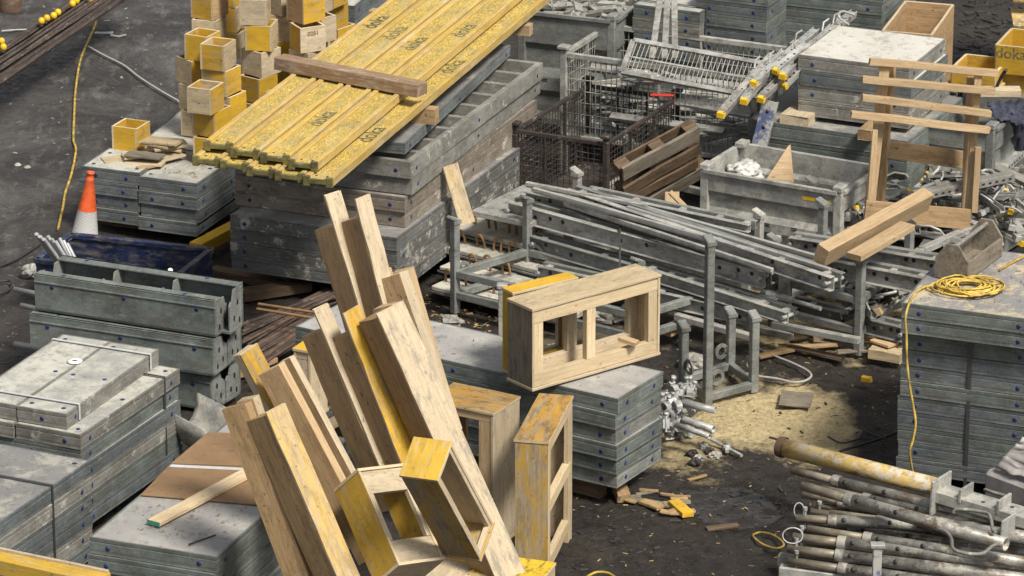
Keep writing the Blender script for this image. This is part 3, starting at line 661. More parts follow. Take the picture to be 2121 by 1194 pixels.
# ------------------------------------------------------------------ rebar bundle, top left
for i in range(26):
    o = (i % 13)*4.6-26; h = .42+.035*(i//8)+random.uniform(0, .03)
    a = W(-90+o*.5, 195+o*1.0+random.uniform(-4, 4), h); b = W(262+o*1.1, -42+o*.55+random.uniform(-3, 3), h+random.uniform(0, .03))
    m = MB(); m.tube([a, a.lerp(b, .4)+Vector((0, 0, random.uniform(-.02, .01))), b], random.choice((.010, .013, .017)), 7)
    tag(put('steel_bar', m, 'rebar', None, loc(m, a)), 'dark rusty bar in the diagonal bundle at the upper left corner', 'steel bar', 'dark rusty bars in the diagonal bundle at the upper left')
for k, (x, y) in enumerate(((86, 44), (97, 38), (111, 33), (120, 26), (150, 8), (158, 2), (187, -2), (3, 86), (7, 98))):
    m = MB(); m.lathe([(0, .035), (.018, .032), (.03, .018), (.034, 0), (.03, -.018), (.018, -.032), (0, -.035)], 12)
    tag(put('end_cap', m, 'ycap', None, Matrix.Translation(W(x, y, .55))), 'round yellow safety cap on the dark rusty bars at the upper left', 'safety cap', 'yellow caps on the rusty bars')
m = MB(); m.lathe([(0, .2), (.10, .2), (.115, .18), (.115, 0)], 24)
tag(put('wooden_stump', m, 'rust', None, Matrix.Translation(W(22, 22, 0))), 'short rusty brown stump standing in the upper left corner', 'stump')
for (x, y, L, w, a, lb) in ((215, 68, .18, .05, .2, 'strip of white foil lying flat on the wet concrete'), (245, 74, .15, .02, .1, 'thin white scrap beside the foil strip on the concrete'), (35, 62, .3, .018, .3, 'long thin white strip on the concrete behind the rusty bars')):
    p = W(x, y, .02); d = Vector((math.cos(a), math.sin(a), 0)); timber(p-d*L/2, p+d*L/2, w, .012, 'plastic', lb, name='white_scrap', cat='scrap', split=True, jit=.008)
for k, (x, y) in enumerate(((37, 342), (57, 347))):
    m = MB(); m.lathe([(0, .02), (.02, .015), (.035, 0)], 7); o = put('white_lump', m, 'stonem', None, Matrix.Translation(W(x, y, .0)))
    tag(o, ['larger', 'smaller'][k]+' pale lump on the wet concrete left of the yellow cable', 'lump')
# ------------------------------------------------------------------ dark blue tray
n1, u, v, la, lb = quad((420, 575), (437, 513), (78, 522), .42)
n1 = W(410, 560, .42); bl = W(148, 483, .42); br_ = W(437, 514, .42); fl_ = W(76, 535, .42)
t = thing('steel_tray', 'dark blue scratched steel tray behind the grey corner columns', 'steel tray', None, Matrix.Translation((bl.x, bl.y, 0)))
def wall(name, a, b, z0, z1, th, mat, parent, org):
    m = MB(); a = Vector((a.x, a.y, 0))-org; b = Vector((b.x, b.y, 0))-org; d = (b-a).normalized()
    m.box((a+b)/2+Vector((0, 0, (z0+z1)/2)), ((b-a).length, th, z1-z0), axes(d), .003)
    nrm = Vector((-d.y, d.x, 0)); m.box((a+b)/2+Vector((0, 0, z1-.02)), ((b-a).length+.02, th+.035, .04), axes(d), .004)
    return put(name, m, mat, parent)
og = Vector((bl.x, bl.y, 0)); e = (br_-bl); dn = (fl_-bl)
fr = br_+dn
for nm, a, b in (('back_wall', bl, br_), ('left_wall', bl, fl_), ('right_wall', br_, fr), ('front_wall', fl_, fr)): wall(nm, a, b, .03, .42, .02, 'navy', t, og)
m = MB(); c = (bl+fr)/2-og; m.box((c.x, c.y, .05), (e.length, dn.length*.93, .02), axes(Vector((e.x, e.y, 0)))); put('floor_plate', m, 'navy', t)
for k in range(9):
    a = W(75+k*8, 485+(k % 3)*4+k*1.5, .75-.02*k); b = W(128+k*6, 560+k*2, .35)
    m = MB(); m.tube([a, b], .017, 6); tag(put('plastic_tube', m, 'tubepl', None, loc(m, a)), 'grey translucent plastic tube leaning on the corner of the blue tray', 'plastic tube', 'plastic tubes leaning in the blue tray')
# ------------------------------------------------------------------ corner column forms
D0 = {}
def cform(N, R, Lf, ztop, h, depth, front, label, open_top=True):
    """an L-section: outer wall, bottom flange, holed gusset plates at the ends"""
    nn, uu, vv, a_, b_ = quad(N, R, Lf, ztop)                       # uu goes back, vv goes left along the long side
    s = 1 if b_ > 0 else -1; vv = vv*s; L = abs(b_)
    o = nn.copy(); o.z = ztop-h
    T = mat4(o, vv, uu, Vector((0, 0, 1))); t = thing('corner_form', label, 'corner form', 'steel corner column forms', T)
    m = MB(); m.box((L/2, .012 if front else depth-.012, h/2), (L, .024, h), None, .003)
    m.box((L/2, .05 if front else depth-.05, h-.008), (L, .10, .016), None, .004)
    m.box((L/2, (.0-.004) if front else depth+.004, h*.80), (L, .008, .012), None, .002); put('outer_wall', m, 'galvg', t)
    m = MB(); m.box((L/2, depth/2, .012), (L, depth, .024), None, .003); put('bottom_flange', m, 'galvg', t)
    for gx in (.008, L*.33, L*.66, L-.008):
        m = MB(); s_ = (lambda y: y) if front else (lambda y: depth-y)
        poly = [(s_(.026), 0), (s_(depth*.98), 0), (s_(depth*.98), h*.62), (s_(depth*.86), h*.72), (s_(depth*.80), h*.66), (s_(depth*.66), h*.95), (s_(.026), h*.95)]
        mt2 = Matrix(((0, 0, 1, 0), (1, 0, 0, 0), (0, 1, 0, 0), (0, 0, 0, 1))); m.prism(poly, -.006, .006, mt2)
        gp = put('gusset_plate', m, 'galv', t, Matrix.Translation((gx, 0, 0)))
        if gx in (.008,):
            for (yy, zz) in ((.42, .62), (.68, .30), (.30, .2)):
                k = MB(); k.prism([(s_(depth*yy)-.014, h*zz-.006), (s_(depth*yy)+.006, h*zz-.026), (s_(depth*yy)+.016, h*zz+.008), (s_(depth*yy)-.004, h*zz+.028)], -.0085, -.0075, mt2); put('slot_hole', k, 'black', gp)
    for x in (L*.1, L*.5, L*.9): link('plug', PLUG, t, mat4((x, -.001 if front else depth, h*.70), (1, 0, 0), (0, 0, 1), (0, -1, 0)))
    for x in (L*.18, L*.85): link('plug', PLUG, t, Matrix.Translation((x, .05 if front else depth-.05, h)))
    return dict(o=o, u=uu, v=vv, L=L)
ha = .30
rws = [((445, 624), (503, 583), (82, 560), .93, 'top'), ((441, 706), (500, 662), (77, 638), .62, 'middle'), ((436, 780), (498, 742), (80, 706), .31, 'bottom')]
for i, (N, R, Lf, z, nm) in enumerate(rws):
    h = .295
    q = quad(N, R, Lf, z); dp = q[3]/2-.006
    cform(N, R, Lf, z, h, dp, True, 'grey steel corner form, front one of the %s pair beside the blue tray' % nm)
    u_, v_ = q[1], q[2]; 
    nn = q[0]+u_*(dp+.01); Lq = q[4]
    s = 1 if Lq > 0 else -1; o = nn.copy()
    def proj_(p):
        d = p-CAM; c_, s_ = math.cos(PITCH), math.sin(PITCH); zz = d.y*c_-d.z*s_; return (1060.5+F*d.x/zz, 597-F*(d.y*s_+d.z*c_)/zz)
    N2 = proj_(o); R2 = proj_(o+u_*(dp+.0)); L2 = proj_(o+v_*Lq); cform(N2, R2, L2, z+(.06 if i == 0 else 0), h+(.06 if i == 0 else 0), dp-.0, False, 'grey steel corner form, rear one of the %s pair beside the blue tray' % nm)
for k, (a, b, z) in enumerate((((348, 582), (353, 560), .80), ((405, 612), (440, 602), .80))):
    m = MB(); A = W(*a, z-.08); B = W(*b, z+.05); m.tube([A, B], .02, 10); tag(put('steel_pin', m, 'alu', None, loc(m, A)), 'pale steel pin sticking %s out of the open corner forms' % ('upright' if k == 0 else 'sideways'), 'steel pin')
for k, (a, b, z) in enumerate((((30, 600), (90, 612), .55), ((44, 633), (90, 643), .42), ((30, 713), (90, 722), .2))):
    m = MB(); A = W(*a, z); B = W(*b, z); B = B+(B-A)*1.5; m.pipe(A, B, .022); tag(put('steel_pipe', m, 'alu', None, loc(m, A)), 'pale steel pipe end sticking out left of the corner forms, %s one' % ['upper', 'middle', 'lowest'][k], 'steel pipe', 'pipes sticking out left of the corner forms')
# wood under the forms
for k, (x, y) in enumerate(((400, 815), (462, 790))):
    p = W(x, y+6, .0); timber(p+Vector((-.15, 0, .03)), p+Vector((.12, .25, .03)), .12, .10, 'brown', 'brown timber block under the %s corner forms' % ('front' if k == 0 else 'rear'), name='timber_block')
# mortar trough behind the left stacks
A = W(372, 835, .55); B = W(458, 880, .50); C = W(380, 930, .18); Dd = W(470, 900, .1)
m = MB(); n_ = 12; vs = []
for i in range(n_+1):
    s = i/n_
    for j in range(9):
        q = j/8; ph = math.pi*q
        a = A.lerp(B, s); w = .62; y = -math.cos(ph)*w/2; z = -math.sin(ph)*.30*(1-.25*abs(2*s-1)**3)
        vs.append(Vector((a.x, a.y+.10+y*.5, a.z-.02+z))+Vector((y*.35, 0, 0)))
m.add(vs, [(i*9+j, (i+1)*9+j, (i+1)*9+j+1, i*9+j+1) for i in range(n_) for j in range(8)], True)
o = put('mortar_trough', m, 'galvc', None, loc(m, A)); sm = o.modifiers.new('s', 'SOLIDIFY'); sm.thickness = .012; tag(o, 'dented grey trough crusted with mortar behind the banded stack', 'trough')
# ------------------------------------------------------------------ steel bins
Zv = Vector((0, 0, 1))
def sbin(N, A, B, ztop, h, mat, label, group='galvanised steel bins', yellow=False):
    n, u, v, la, lb = quad(N, A, B, ztop); s = 1 if lb > 0 else -1; v = v*s; lb = abs(lb)
    o = n.copy(); o.z = ztop-h
    t = thing('steel_bin', label, 'steel bin', group, Matrix.Translation(o))
    X = u*la; Y = v*lb
    c = {'n': Vector(), 'a': X, 'b': Y, 'c': X+Y}
    for (p, q, out) in (('n', 'a', -v), ('n', 'b', -u), ('b', 'c', v), ('a', 'c', u)):
        a, b = c[p], c[q]; d = (b-a).normalized(); m = MB(); L = (b-a).length; R = axes(d)
        mid = (a+b)/2
        # folded sheet: rim, sloping swage, recessed middle, swage, foot
        prof = [(0, h), (.03, h), (.03, h-.03), (.004, h-.04), (.004, h*.72), (-.03, h*.66), (-.03, h*.50), (.004, h*.42), (.004, h*.30), (-.03, h*.24), (-.03, h*.10), (.004, h*.05), (.004, 0), (-.012, 0), (-.046, h*.1), (-.046, h*.25), (-.012, h*.30), (-.012, h*.42), (-.046, h*.5), (-.046, h*.66), (-.012, h*.72), (-.012, h)]
        pts0 = [a+d*.03+out*x+Zv*z for x, z in prof]; pts1 = [b-d*.03+out*x+Zv*z for x, z in prof]; k = len(prof)
        m.add(pts0+pts1, [(i, (i+1) % k, k+(i+1) % k, k+i) for i in range(k)]+[tuple(range(k)), tuple(range(k, 2*k))[::-1]])
        w = put('bin_wall', m, mat, t)
        hm = MB()
        for f in (.14, .32, .52, .72, .88):
            for dz in (0, .018): hm.box(a+d*L*f+out*.0055+Zv*(h*.385+dz), (.055, .003, .007), R, .0005)
        if L > .5: put('vent_slots', hm, 'black', w)
    for k, q in c.items():
        m = MB(); sg = (X if k in 'nb' else -X).normalized(), (Y if k in 'na' else -Y).normalized()
        m.box(q+sg[0]*.03+sg[1]*.03+Zv*(h/2+.01), (.075, .075, h+.02), axes(u), .006)
        m.box(q+sg[0]*.05+sg[1]*.03+Zv*(h+.015), (.13, .09, .05), axes(u), .008)
        put('corner_post', m, mat, t)
    m = MB(); m.box((X+Y)/2+Zv*.03, (la*.95, lb*.95, .02), axes(u)); put('bin_floor', m, mat, t)
    if yellow:
        m = MB(); m.box(Y*.17-u*.0052+Zv*h*.84, (.003, lb*.2, .03), axes(u), .0005); put('yellow_stripe', m, 'ycap', t)
    return dict(o=o, u=u, v=v, la=la, lb=lb, h=h, z=ztop)
def binp(b, x, y, z): return b['o']+b['u']*b['la']*x+b['v']*b['lb']*y+Zv*z
B1 = sbin((1742, 398), (1822, 345), (1450, 350), .80, .66, 'galvc', 'light grey steel bin with a yellow stripe, holding a plywood triangle', yellow=True)
B2 = sbin((1272, 42), (1352, -18), (1082, 14), 1.25, 1.05, 'galv', 'dark grey steel bin filled with crusted debris behind the mesh cages')
B3 = sbin((2058, 268), (2135, 205), (1905, 236), .95, .75, 'galv', 'dull grey steel bin under the blue cloth on the right')
# things in bin 1
o_ = binp(B1, .45, .42, .12)
P0 = W(1583, 378, .60); P1 = W(1640, 380, .60); P2 = W(1633, 302, .86)
m = MB(); m.add([P0, P1, P2, P0+Vector((.02, .03, 0)), P1+Vector((.02, .03, 0)), P2+Vector((.02, .03, 0))], [(0, 1, 2), (5, 4, 3), (0, 3, 4, 1), (1, 4, 5, 2), (2, 5, 3, 0)])
P3 = P0-Zv*.35; P4 = P1-Zv*.35; m.add([P3, P4, P1, P0, P3+Vector((.02, .03, 0)), P4+Vector((.02, .03, 0)), P1+Vector((.02, .03, 0)), P0+Vector((.02, .03, 0))], [(0, 1, 2, 3), (7, 6, 5, 4), (0, 4, 5, 1), (3, 7, 4, 0), (1, 5, 6, 2)])
tag(put('plywood_triangle', m, 'pine', None, loc(m, P0)), 'pointed triangular plywood offcut standing in the light grey bin', 'plywood offcut')
def crumple(c, sx, sy, sz, mat, label, seed, name='plastic_bag', cat='plastic bag', group=None, n=22, k=.35):
    vs = []; fs = []
    for i in range(n+1):
        for j in range(n*2):
            th = math.pi*i/n; ph = math.pi*j/n; d = Vector((math.sin(th)*math.cos(ph), math.sin(th)*math.sin(ph), math.cos(th)))
            r = 1+k*noise.noise(d*1.6+Vector((seed, 0, 0)))+k*.9*(.5-abs(noise.noise(d*2.6+Vector((0, seed, 0))))*2.2)+k*.5*(.5-abs(noise.noise(d*6+Vector((0, 0, seed))))*2)
            vs.append((d.x*sx*r, d.y*sy*r, d.z*sz*r))
    for i in range(n):
        for j in range(n*2): a = i*2*n+j; b = i*2*n+(j+1) % (2*n); fs.append((a, a+2*n, b+2*n, b))
    m = MB(); m.add(vs, fs, mat in ('plastic', 'wrap', 'denim')); return tag(put(name, m, mat, None, Matrix.Translation(c)), label, cat, group)
crumple(W(1540, 357, .66), .15, .13, .085, 'plastic', 'crumpled milky plastic bag in the light grey bin', 3)
P0 = W(1561, 345, .55); P1 = W(1588, 238, 1.0)
t = thing('blue_steel_profile', 'scratched blue steel profile leaning upright in the light grey bin', 'steel profile', None, mat4((P0+P1)/2, *[axes(P1-P0, (-.3, -1, .2)).col[i] for i in range(3)]))
L = (P1-P0).length+.25
m = MB(); m.box((0, 0, .0), (L, .13, .012)); m.box((0, .06, -.03), (L, .012, .06)); m.box((0, -.06, -.03), (L, .012, .06)); put('channel', m, 'bluep', t)
for x in (-.1, .12, .26):
    k = MB(); k.lathe([(0, .0075), (.016, .0075), (.016, .0)], 12); put('bolt_hole', k, 'black', t, Matrix.Translation((x, 0, 0)))
m = MB(); 
# debris in bin 2: lumps and bent straps
for i in range(34):
    p = binp(B2, random.uniform(.12, .88), random.uniform(.08, .92), B2['h']-.12+random.uniform(0, .10)); a = random.uniform(0, 3.14); L = random.uniform(.12, .34)
    d = Vector((math.cos(a), math.sin(a), random.uniform(-.3, .3))).normalized()
    mb = MB()
    if i % 3: mb.bar(p-d*L/2, p+d*L/2, random.uniform(.03, .08), random.uniform(.01, .04), Vector((random.uniform(-.5, .5), random.uniform(-.5, .5), 1)))
    else:
        q = d.cross(Zv).normalized(); mb.tube([p-d*L/2, p, p+d*L*.3+Zv*.05, p+d*L*.3+q*.1], .014, 6)
    tag(put('scrap_piece', mb, random.choice(('dirtc', 'galvc', 'galvo')), None, loc(mb, p)), 'crusted piece of scrap metal heaped in the dark grey bin', 'scrap metal', 'crusted scrap heaped in the dark grey bin')
tmp = MB(); b = B2; tmp.box(binp(b, .5, .5, b['h']-.2), (b['la']*.9, b['lb']*.9, .1), axes(b['u'])); o = put('scrap_fill', tmp, 'dirtc', None, loc(tmp, binp(b, .5, .5, 0))); tag(o, 'crusted grey scrap filling the dark grey bin under the loose pieces', 'scrap', None, None); o['kind'] = 'stuff'
# ------------------------------------------------------------------ mesh cages
def mesh_wall(name, t, a, b, z0, z1, step, vstep, r, fr, mat, matf, mid=0):
    """wire mesh panel with a frame, between ground points a and b (local)"""
    d = (b-a); L = d.length; d = d.normalized(); m = MB()
    m.bar(a+Zv*z1, b+Zv*z1, fr, fr, ch=.003); m.bar(a+Zv*z0, b+Zv*z0, fr, fr*.8, ch=.003)
    for i in range(mid): f = (i+1)/(mid+1); p = a+d*L*f; m.bar(p+Zv*z0, p+Zv*z1, fr*.9, fr*.4, up=d, ch=.002)
    w = put(name, m, matf, t); k = MB(); n = max(2, int(L/step))
    for i in range(1, n): p = a+d*L*i/n; k.tube([p+Zv*z0, p+Zv*z1], r, 4, cap=False)
    n = max(2, int((z1-z0)/vstep))
    for i in range(1, n): z = z0+(z1-z0)*i/n; k.tube([a+Zv*z, b+Zv*z], r, 4, cap=False)
    put('wire_mesh', k, mat, w)
def cage(N, A, B, ztop, z0, label, step, vstep, r, fr, mat, matf, walls='nabc', post=.06, group='mesh cages', mid=2):
    n, u, v, la, lb = quad(N, A, B, ztop); s = 1 if lb > 0 else -1; v = v*s; lb = abs(lb); o = n.copy(); o.z = 0
    t = thing('mesh_cage', label, 'mesh cage', group, Matrix.Translation(o)); X = u*la; Y = v*lb
    segs = {'n': (Vector(), Y), 'a': (Vector(), X), 'b': (Y, X+Y), 'c': (X, X+Y)}
    for k in walls: mesh_wall('mesh_panel', t, segs[k][0], segs[k][1], z0, ztop, step, vstep, r, fr, mat, matf, mid)
    for q in (Vector(), X, Y, X+Y):
        m = MB(); m.box(q+Zv*(ztop/2+.02), (post, post, ztop+.06), axes(u), .004); m.box(q+Zv*(ztop+.07), (post*1.7, post*1.7, .03), axes(u), .006); put('corner_post', m, matf, t)
    m = MB(); m.box((X+Y)/2+Zv*z0, (la, lb, .02), axes(u)); put('floor_plate', m, matf, t)
    return dict(o=o, u=u, v=v, la=la, lb=lb, z=ztop)
CG = cage((1566, 166), (1650, 105), (1191, 99), 1.10, .35, 'light galvanised mesh cage full of steel parts in the middle background', .05, .10, .0042, .045, 'galvl', 'galvc', mid=1)
CR = cage((1256, 300), (1402, 205), (1057, 278), .80, .10, 'rusty black mesh cage in front of the galvanised one', .055, .05, .004, .034, 'drust', 'drust', group='mesh cages', post=.05)
# red painted corner piece on the rusty cage
P = W(1370, 197, .86); m = MB(); m.bar(P+Vector((-.10, .0, 0)), P+Vector((.11, -.01, -.0)), .05, .012); tag(put('red_plate', m, 'redl', None, loc(m, P)), 'bright red scrap plate at the far corner of the rusty cage', 'plate') if 'redl' in M else None
# light tilted grid in the galvanised cage
P0 = W(1312, 84, 1.32); P1 = W(1612, 138, 1.32); P2 = W(1288, 150, 1.12)
t = thing('mesh_gate', 'light grey barred mesh gate lying tilted in the galvanised cage', 'mesh gate', 'mesh gates', Matrix.Translation(P0))
a = Vector(); b = P1-P0; c = P2-P0; d = b+c
m = MB()
for p, q in ((a, b), (c, d), (a, c), (b, d)): m.bar(p, q, .045, .03, b.cross(c))
for f in (.5,): m.bar(a+c*f, b+c*f, .02, .012, b.cross(c))
put('gate_frame', m, 'galvl', t); m = MB()
for i in range(1, 34): f = i/34; m.tube([a+b*f, c+b*f], .0042, 5, cap=False)
put('gate_bars', m, 'galvl', t)
# steel parts in the galvanised cage
def cgp(x, y, z): return CG['o']+CG['u']*CG['la']*x+CG['v']*CG['lb']*y+Zv*z
for i in range(46):
    p = cgp(random.uniform(.1, .9), random.uniform(.05, .95), .42+.40*random.random()*(i % 4)/3+.04); a = random.uniform(-.6, .5)+(1.57 if i % 5 == 0 else 0); L = random.uniform(.25, .75); d = Vector((math.cos(a), math.sin(a), random.uniform(-.12, .12))).normalized()
    mb = MB(); w = random.choice((.04, .06, .09)); mb.bar(p-d*L/2, p+d*L/2, w, .012, Vector((random.uniform(-.5, .5), -.4, 1))); 
    if i % 2: mb.bar(p-d*L/2+Zv*.03, p+d*L/2+Zv*.03, .012, .05, Vector((0, -.2, 1)))
    tag(put('steel_offcut', mb, random.choice(('galvl', 'galvc', 'galvl', 'galv')), None, loc(mb, p)), 'grey steel offcut lying in the galvanised mesh cage', 'steel offcut', 'steel offcuts in the galvanised mesh cage')
for (x0, y0, x1, y1, z, w, lb) in ((1222, 140, 1560, 185, .98, .09, 'long light rail lying across the inside of the galvanised cage'), (1370, 200, 1560, 235, .8, .14, 'pale wide plate lying low inside the galvanised cage'), (1265, 240, 1500, 272, .6, .08, 'grey bar near the bottom of the galvanised cage')):
    A, B_ = W(x0, y0, z), W(x1, y1, z); mb = MB(); mb.bar(A, B_, w, .03, Vector((0, -.5, 1))); tag(put('steel_rail', mb, 'galvl', None, loc(mb, A)), lb, 'steel rail')
crumple(W(1340, 158, 1.0), .22, .10, .06, 'plastic', 'dusty crumpled white sheet in the galvanised cage', 8, 'plastic_sheet', 'plastic sheet')
for k, (x, y) in enumerate(((1372, -30), (1395, -30), (1408, -30))):
    A = W((1350, 1376, 1398)[k], 120, 1.05); B_ = WY((1372, 1384, 1396)[k], -40, A.y+.15)
    mb = MB(); mb.bar(A, B_, .055, .05, (0, -1, .3)); tag(put('steel_upright', mb, 'galvl', None, loc(mb, A)), ['left', 'middle', 'right'][k]+' one of three light steel bars standing behind the mesh cages', 'steel bar', 'three light steel bars standing behind the cages')
# ------------------------------------------------------------------ leaning wooden pallet
P0 = W(1283, 348, .80); P1 = W(1442, 262, 1.05); P2 = W(1300, 445, .28)
ux = (P1-P0).normalized(); nz = ux.cross(P2-P0).normalized()
if nz.y > 0: nz = -nz
uy = nz.cross(ux)
if uy.dot(P2-P0) < 0: uy = -uy
t = thing('wooden_pallet', 'broken brown wooden pallet leaning against the rusty cage', 'pallet', None, mat4(P0, ux, uy, ux.cross(uy)))
sgn = 1 if ux.cross(uy).dot(nz) > 0 else -1; Lp = (P1-P0).length; Hp = (P2-P0).length
for i, (y, w_) in enumerate(((.08, .15), (.42, .12), (.64, .10), (.92, .13))): board('deck_board', Lp*(1.0 if i != 2 else .9), w_, .03, ('greyw', 'dkwood', 'dkwood', 'greyw')[i], t, mat4((Lp/2, Hp*y, sgn*.035), (1, 0, 0), (0, 1, 0), (0, 0, 1)) @ Matrix.Rotation(random.uniform(-.05, .05), 4, 'Z'), split=True, jit=.004)
for x in (.06, .5, .94):
    for y in (.07, .5, .93): board('pallet_block', .12, .10, .09, 'dkwood', t, mat4((Lp*x, Hp*y, -sgn*.03), (1, 0, 0), (0, 1, 0), (0, 0, 1)))
for y in (.07, .5, .93): board('bottom_board', Lp, .10, .02, 'dkwood', t, mat4((Lp*.5, Hp*y, -sgn*.09), (1, 0, 0), (0, 1, 0), (0, 0, 1)), split=True)
for x in (.06, .5, .94): board('cross_board', Hp, .11, .02, ('brown' if x > .9 else 'dkwood'), t, mat4((Lp*x, Hp*.5, sgn*.012), (0, 1, 0), (-1, 0, 0), (0, 0, 1)))
# plank leaning on the crusted pile, plus small offcuts
timber(W(1300, 432, .35), W(1452, 330, .62), .12, .05, 'dkwood', 'dark brown plank lying below the broken pallet', (-.3, -1, .6))
timber(W(932, 342, .98), W(968, 464, .50), .135, .022, 'pale', 'pale plywood strip leaning on the tall panel stack beside the hooks', (.2, -.8, .5))
timber(W(1392, 398, .70), W(1392, 440, .55), .12, .02, 'pine', 'small bright wooden offcut in front of the pallet', (0, -1, .4), split=True)
timber(W(1388, 398, .80), W(1440, 450, .62), .04, .03, 'pine', 'thin green edged wooden strip leaning in front of the pallet', (0, -1, .8))
# ------------------------------------------------------------------ racks
def rack(feet, h, label, mat='galv', rails=(.12,), ringz=.42, ztops=None, rails_top=False, order=None, rings=(0, 1, 2, 3)):
    P = [W(x, y, 0) for x, y in feet]
    if len(P) == 3: P = [P[0], P[1], P[2], P[0]+P[2]-P[1]]
    c = sum(P, Vector())/4; t = thing('stacking_rack', label, 'stacking rack', 'galvanised stacking racks', Matrix.Translation(c))
    P = [p-c for p in P]; d = (P[1]-P[0]).normalized()
    hs_ = h if isinstance(h, (list, tuple)) else [h]*4
    for k, p in enumerate(P):
        h = hs_[k]; m = MB(); m.box(p+Zv*h/2, (.062, .062, h), axes(d), .005)
        # flared, crusted cap
        m.prism([(-.04, -.04), (.04, -.04), (.04, .04), (-.04, .04)], h-.03, h-.0, Matrix.Translation(p) @ axes(d).to_4x4())
        m.box(p+Zv*(h+.012)+d*.015, (.10, .075, .03), axes(d+Zv*.45), .008)
        post = put('post', m, mat, t)
        q = P[(k-1) % 4]; w = (q-p).normalized()
        m = MB(); m.ringplate(p+w*.095+Zv*ringz, .065, .036, .014, w.cross(Zv)); m.box(p+w*.04+Zv*ringz, (.05, .014, .07), axes(w)); put('lifting_eye', m, mat, post)
    for k in range(4):
        a, b = P[k], P[(k+1) % 4]
        for z in rails: m = MB(); m.bar(a+Zv*z, b+Zv*z, .05, .06, ch=.004); put('rail', m, mat, t)
    return P, c, t
rack([(1092, 602), (943, 648), (1320, 738), (1469, 692)], .80, 'tall posted rack holding the long steel walings in the middle', rails=(.34, .16), ringz=.36)
rack([(1465, 838), (1415, 802), (1512, 772), (1560, 812)], [1.33, .5, .5, .62], 'small empty rack standing in the sawdust beside the long stack', rails=(.06,), ringz=.2)
rack([(1778, 735), (1600, 690), (1700, 612), (1878, 655)], .80, 'right hand rack carrying walings behind the fresh timbers', rails=(.20, .46), ringz=.42)
rack([(1570, 590), (1195, 500), (1300, 430), (1680, 520)], .62, 'rear rack with flared post tops behind the long walings', rails=(.3,), ringz=.3, mat='galvc')
timber(W(1040, 700, .0)+Zv*.0, W(1040, 700, 0)+Zv*.5, .06, .06, 'pine', 'x', (0, -1, 0)) if False else None
m = MB(); p = W(1040, 720, 0); m.box(p+Zv*.25, (.06, .06, .52), None, .004); m.box(p+Zv*.52, (.09, .08, .04), None, .008); tag(put('steel_post', m, 'galvl', None, loc(m, p)), 'short galvanised post left of the wooden box frames', 'steel post')
# walings: two channels back to back with spacers
def waling(A, B_, label, h=.11, gap=.07, w=.04, mat='galvl', holes=True, mat2='galv', endbolt=True, group='long steel walings on the racks', roll=(0, 0, 1), t_=.01):
    x = (B_-A); L = x.length; R = axes(x, roll); M4 = R.to_4x4(); M4.translation = (A+B_)/2
    t = thing('steel_waling', label, 'steel waling', group, M4)
    for s in (-1, 1):
        m = MB(); y = s*gap/2
        m.box((0, y+s*t_/2, 0), (L, t_, h), None, .002)
        for sz in (-1, 1): m.box((0, y+s*(w/2+t_/2), sz*(h/2-t_/2)), (L, w, t_), None, .003)
        ch = put('channel', m, mat if s < 0 else mat2, t)
        if holes:
            for f in (-.44, -.39, -.33, -.28, -.05, 0.05, .28, .33, .40, .45):
                k = MB(); k.lathe([(0, .0015), (.018, .0015), (.018, -.001)], 12); put('bolt_hole', k, 'black' if random.random() < .7 else 'sawd', ch, Matrix.Translation((L*f, y+s*(t_+.0005), random.choice((-.01, .012)))) @ Matrix.Rotation(-s*math.pi/2, 4, 'X'))
    for f in (-.46, -.2, .08, .3, .46): m = MB(); m.box((L*f, 0, h*.25), (.05, gap-.002, h*.4), None, .002); put('spacer_plate', m, mat, t)
    if endbolt:
        for f in (-.49, .485): m = MB(); m.tube([(L*f, -gap/2-w-.02, 0), (L*f, gap/2+w+.02, 0)], .018, 8); put('end_bolt', m, 'chrome', t)
    return t
M['sawd'] = plain('sawdust_filled_hole', (.5, .42, .26), .8)
z1_ = .62
waling(W(1060, 430, .62), W(1592, 575, .62), 'long grey waling with round holes lying nearest on the middle rack', h=.15, w=.05)
waling(W(1095, 405, .70), W(1575, 515, .70), 'long grey waling lying behind the nearest one on the rack', h=.11)
waling(W(1185, 402, .80), W(1735, 585, .80), 'topmost long waling lying crosswise over the others', h=.12, w=.05)
waling(W(1215, 398, .76), W(1560, 470, .76), 'short light waling next to the topmost one at the back', h=.07, holes=False, endbolt=False)
waling(W(1250, 425, .66), W(1680, 560, .66), 'long waling just below the topmost one on the rack', h=.10)
waling(W(1110, 500, .42), W(1600, 640, .42), 'lower grey waling inside the middle rack', h=.13, mat='galv')
waling(W(1120, 560, .30), W(1560, 655, .30), 'lowest waling on the bottom rail of the middle rack', h=.12, mat='galvc')
waling(W(1340, 560, .44), W(1640, 655, .44), 'short waling with pale flanges at the right end of the rack', h=.10, mat='galvc', holes=False)
waling(W(1700, 545, .62), W(1960, 595, .62), 'waling with round holes lying on the right hand rack', h=.14, w=.05)
waling(W(1640, 500, .62), W(1950, 548, .62), 'back waling on the right hand rack behind the fresh timbers', h=.12, w=.05)
waling(W(1600, 622, .22), W(1880, 690, .22), 'lower waling on the right hand rack', h=.13, mat='galv')
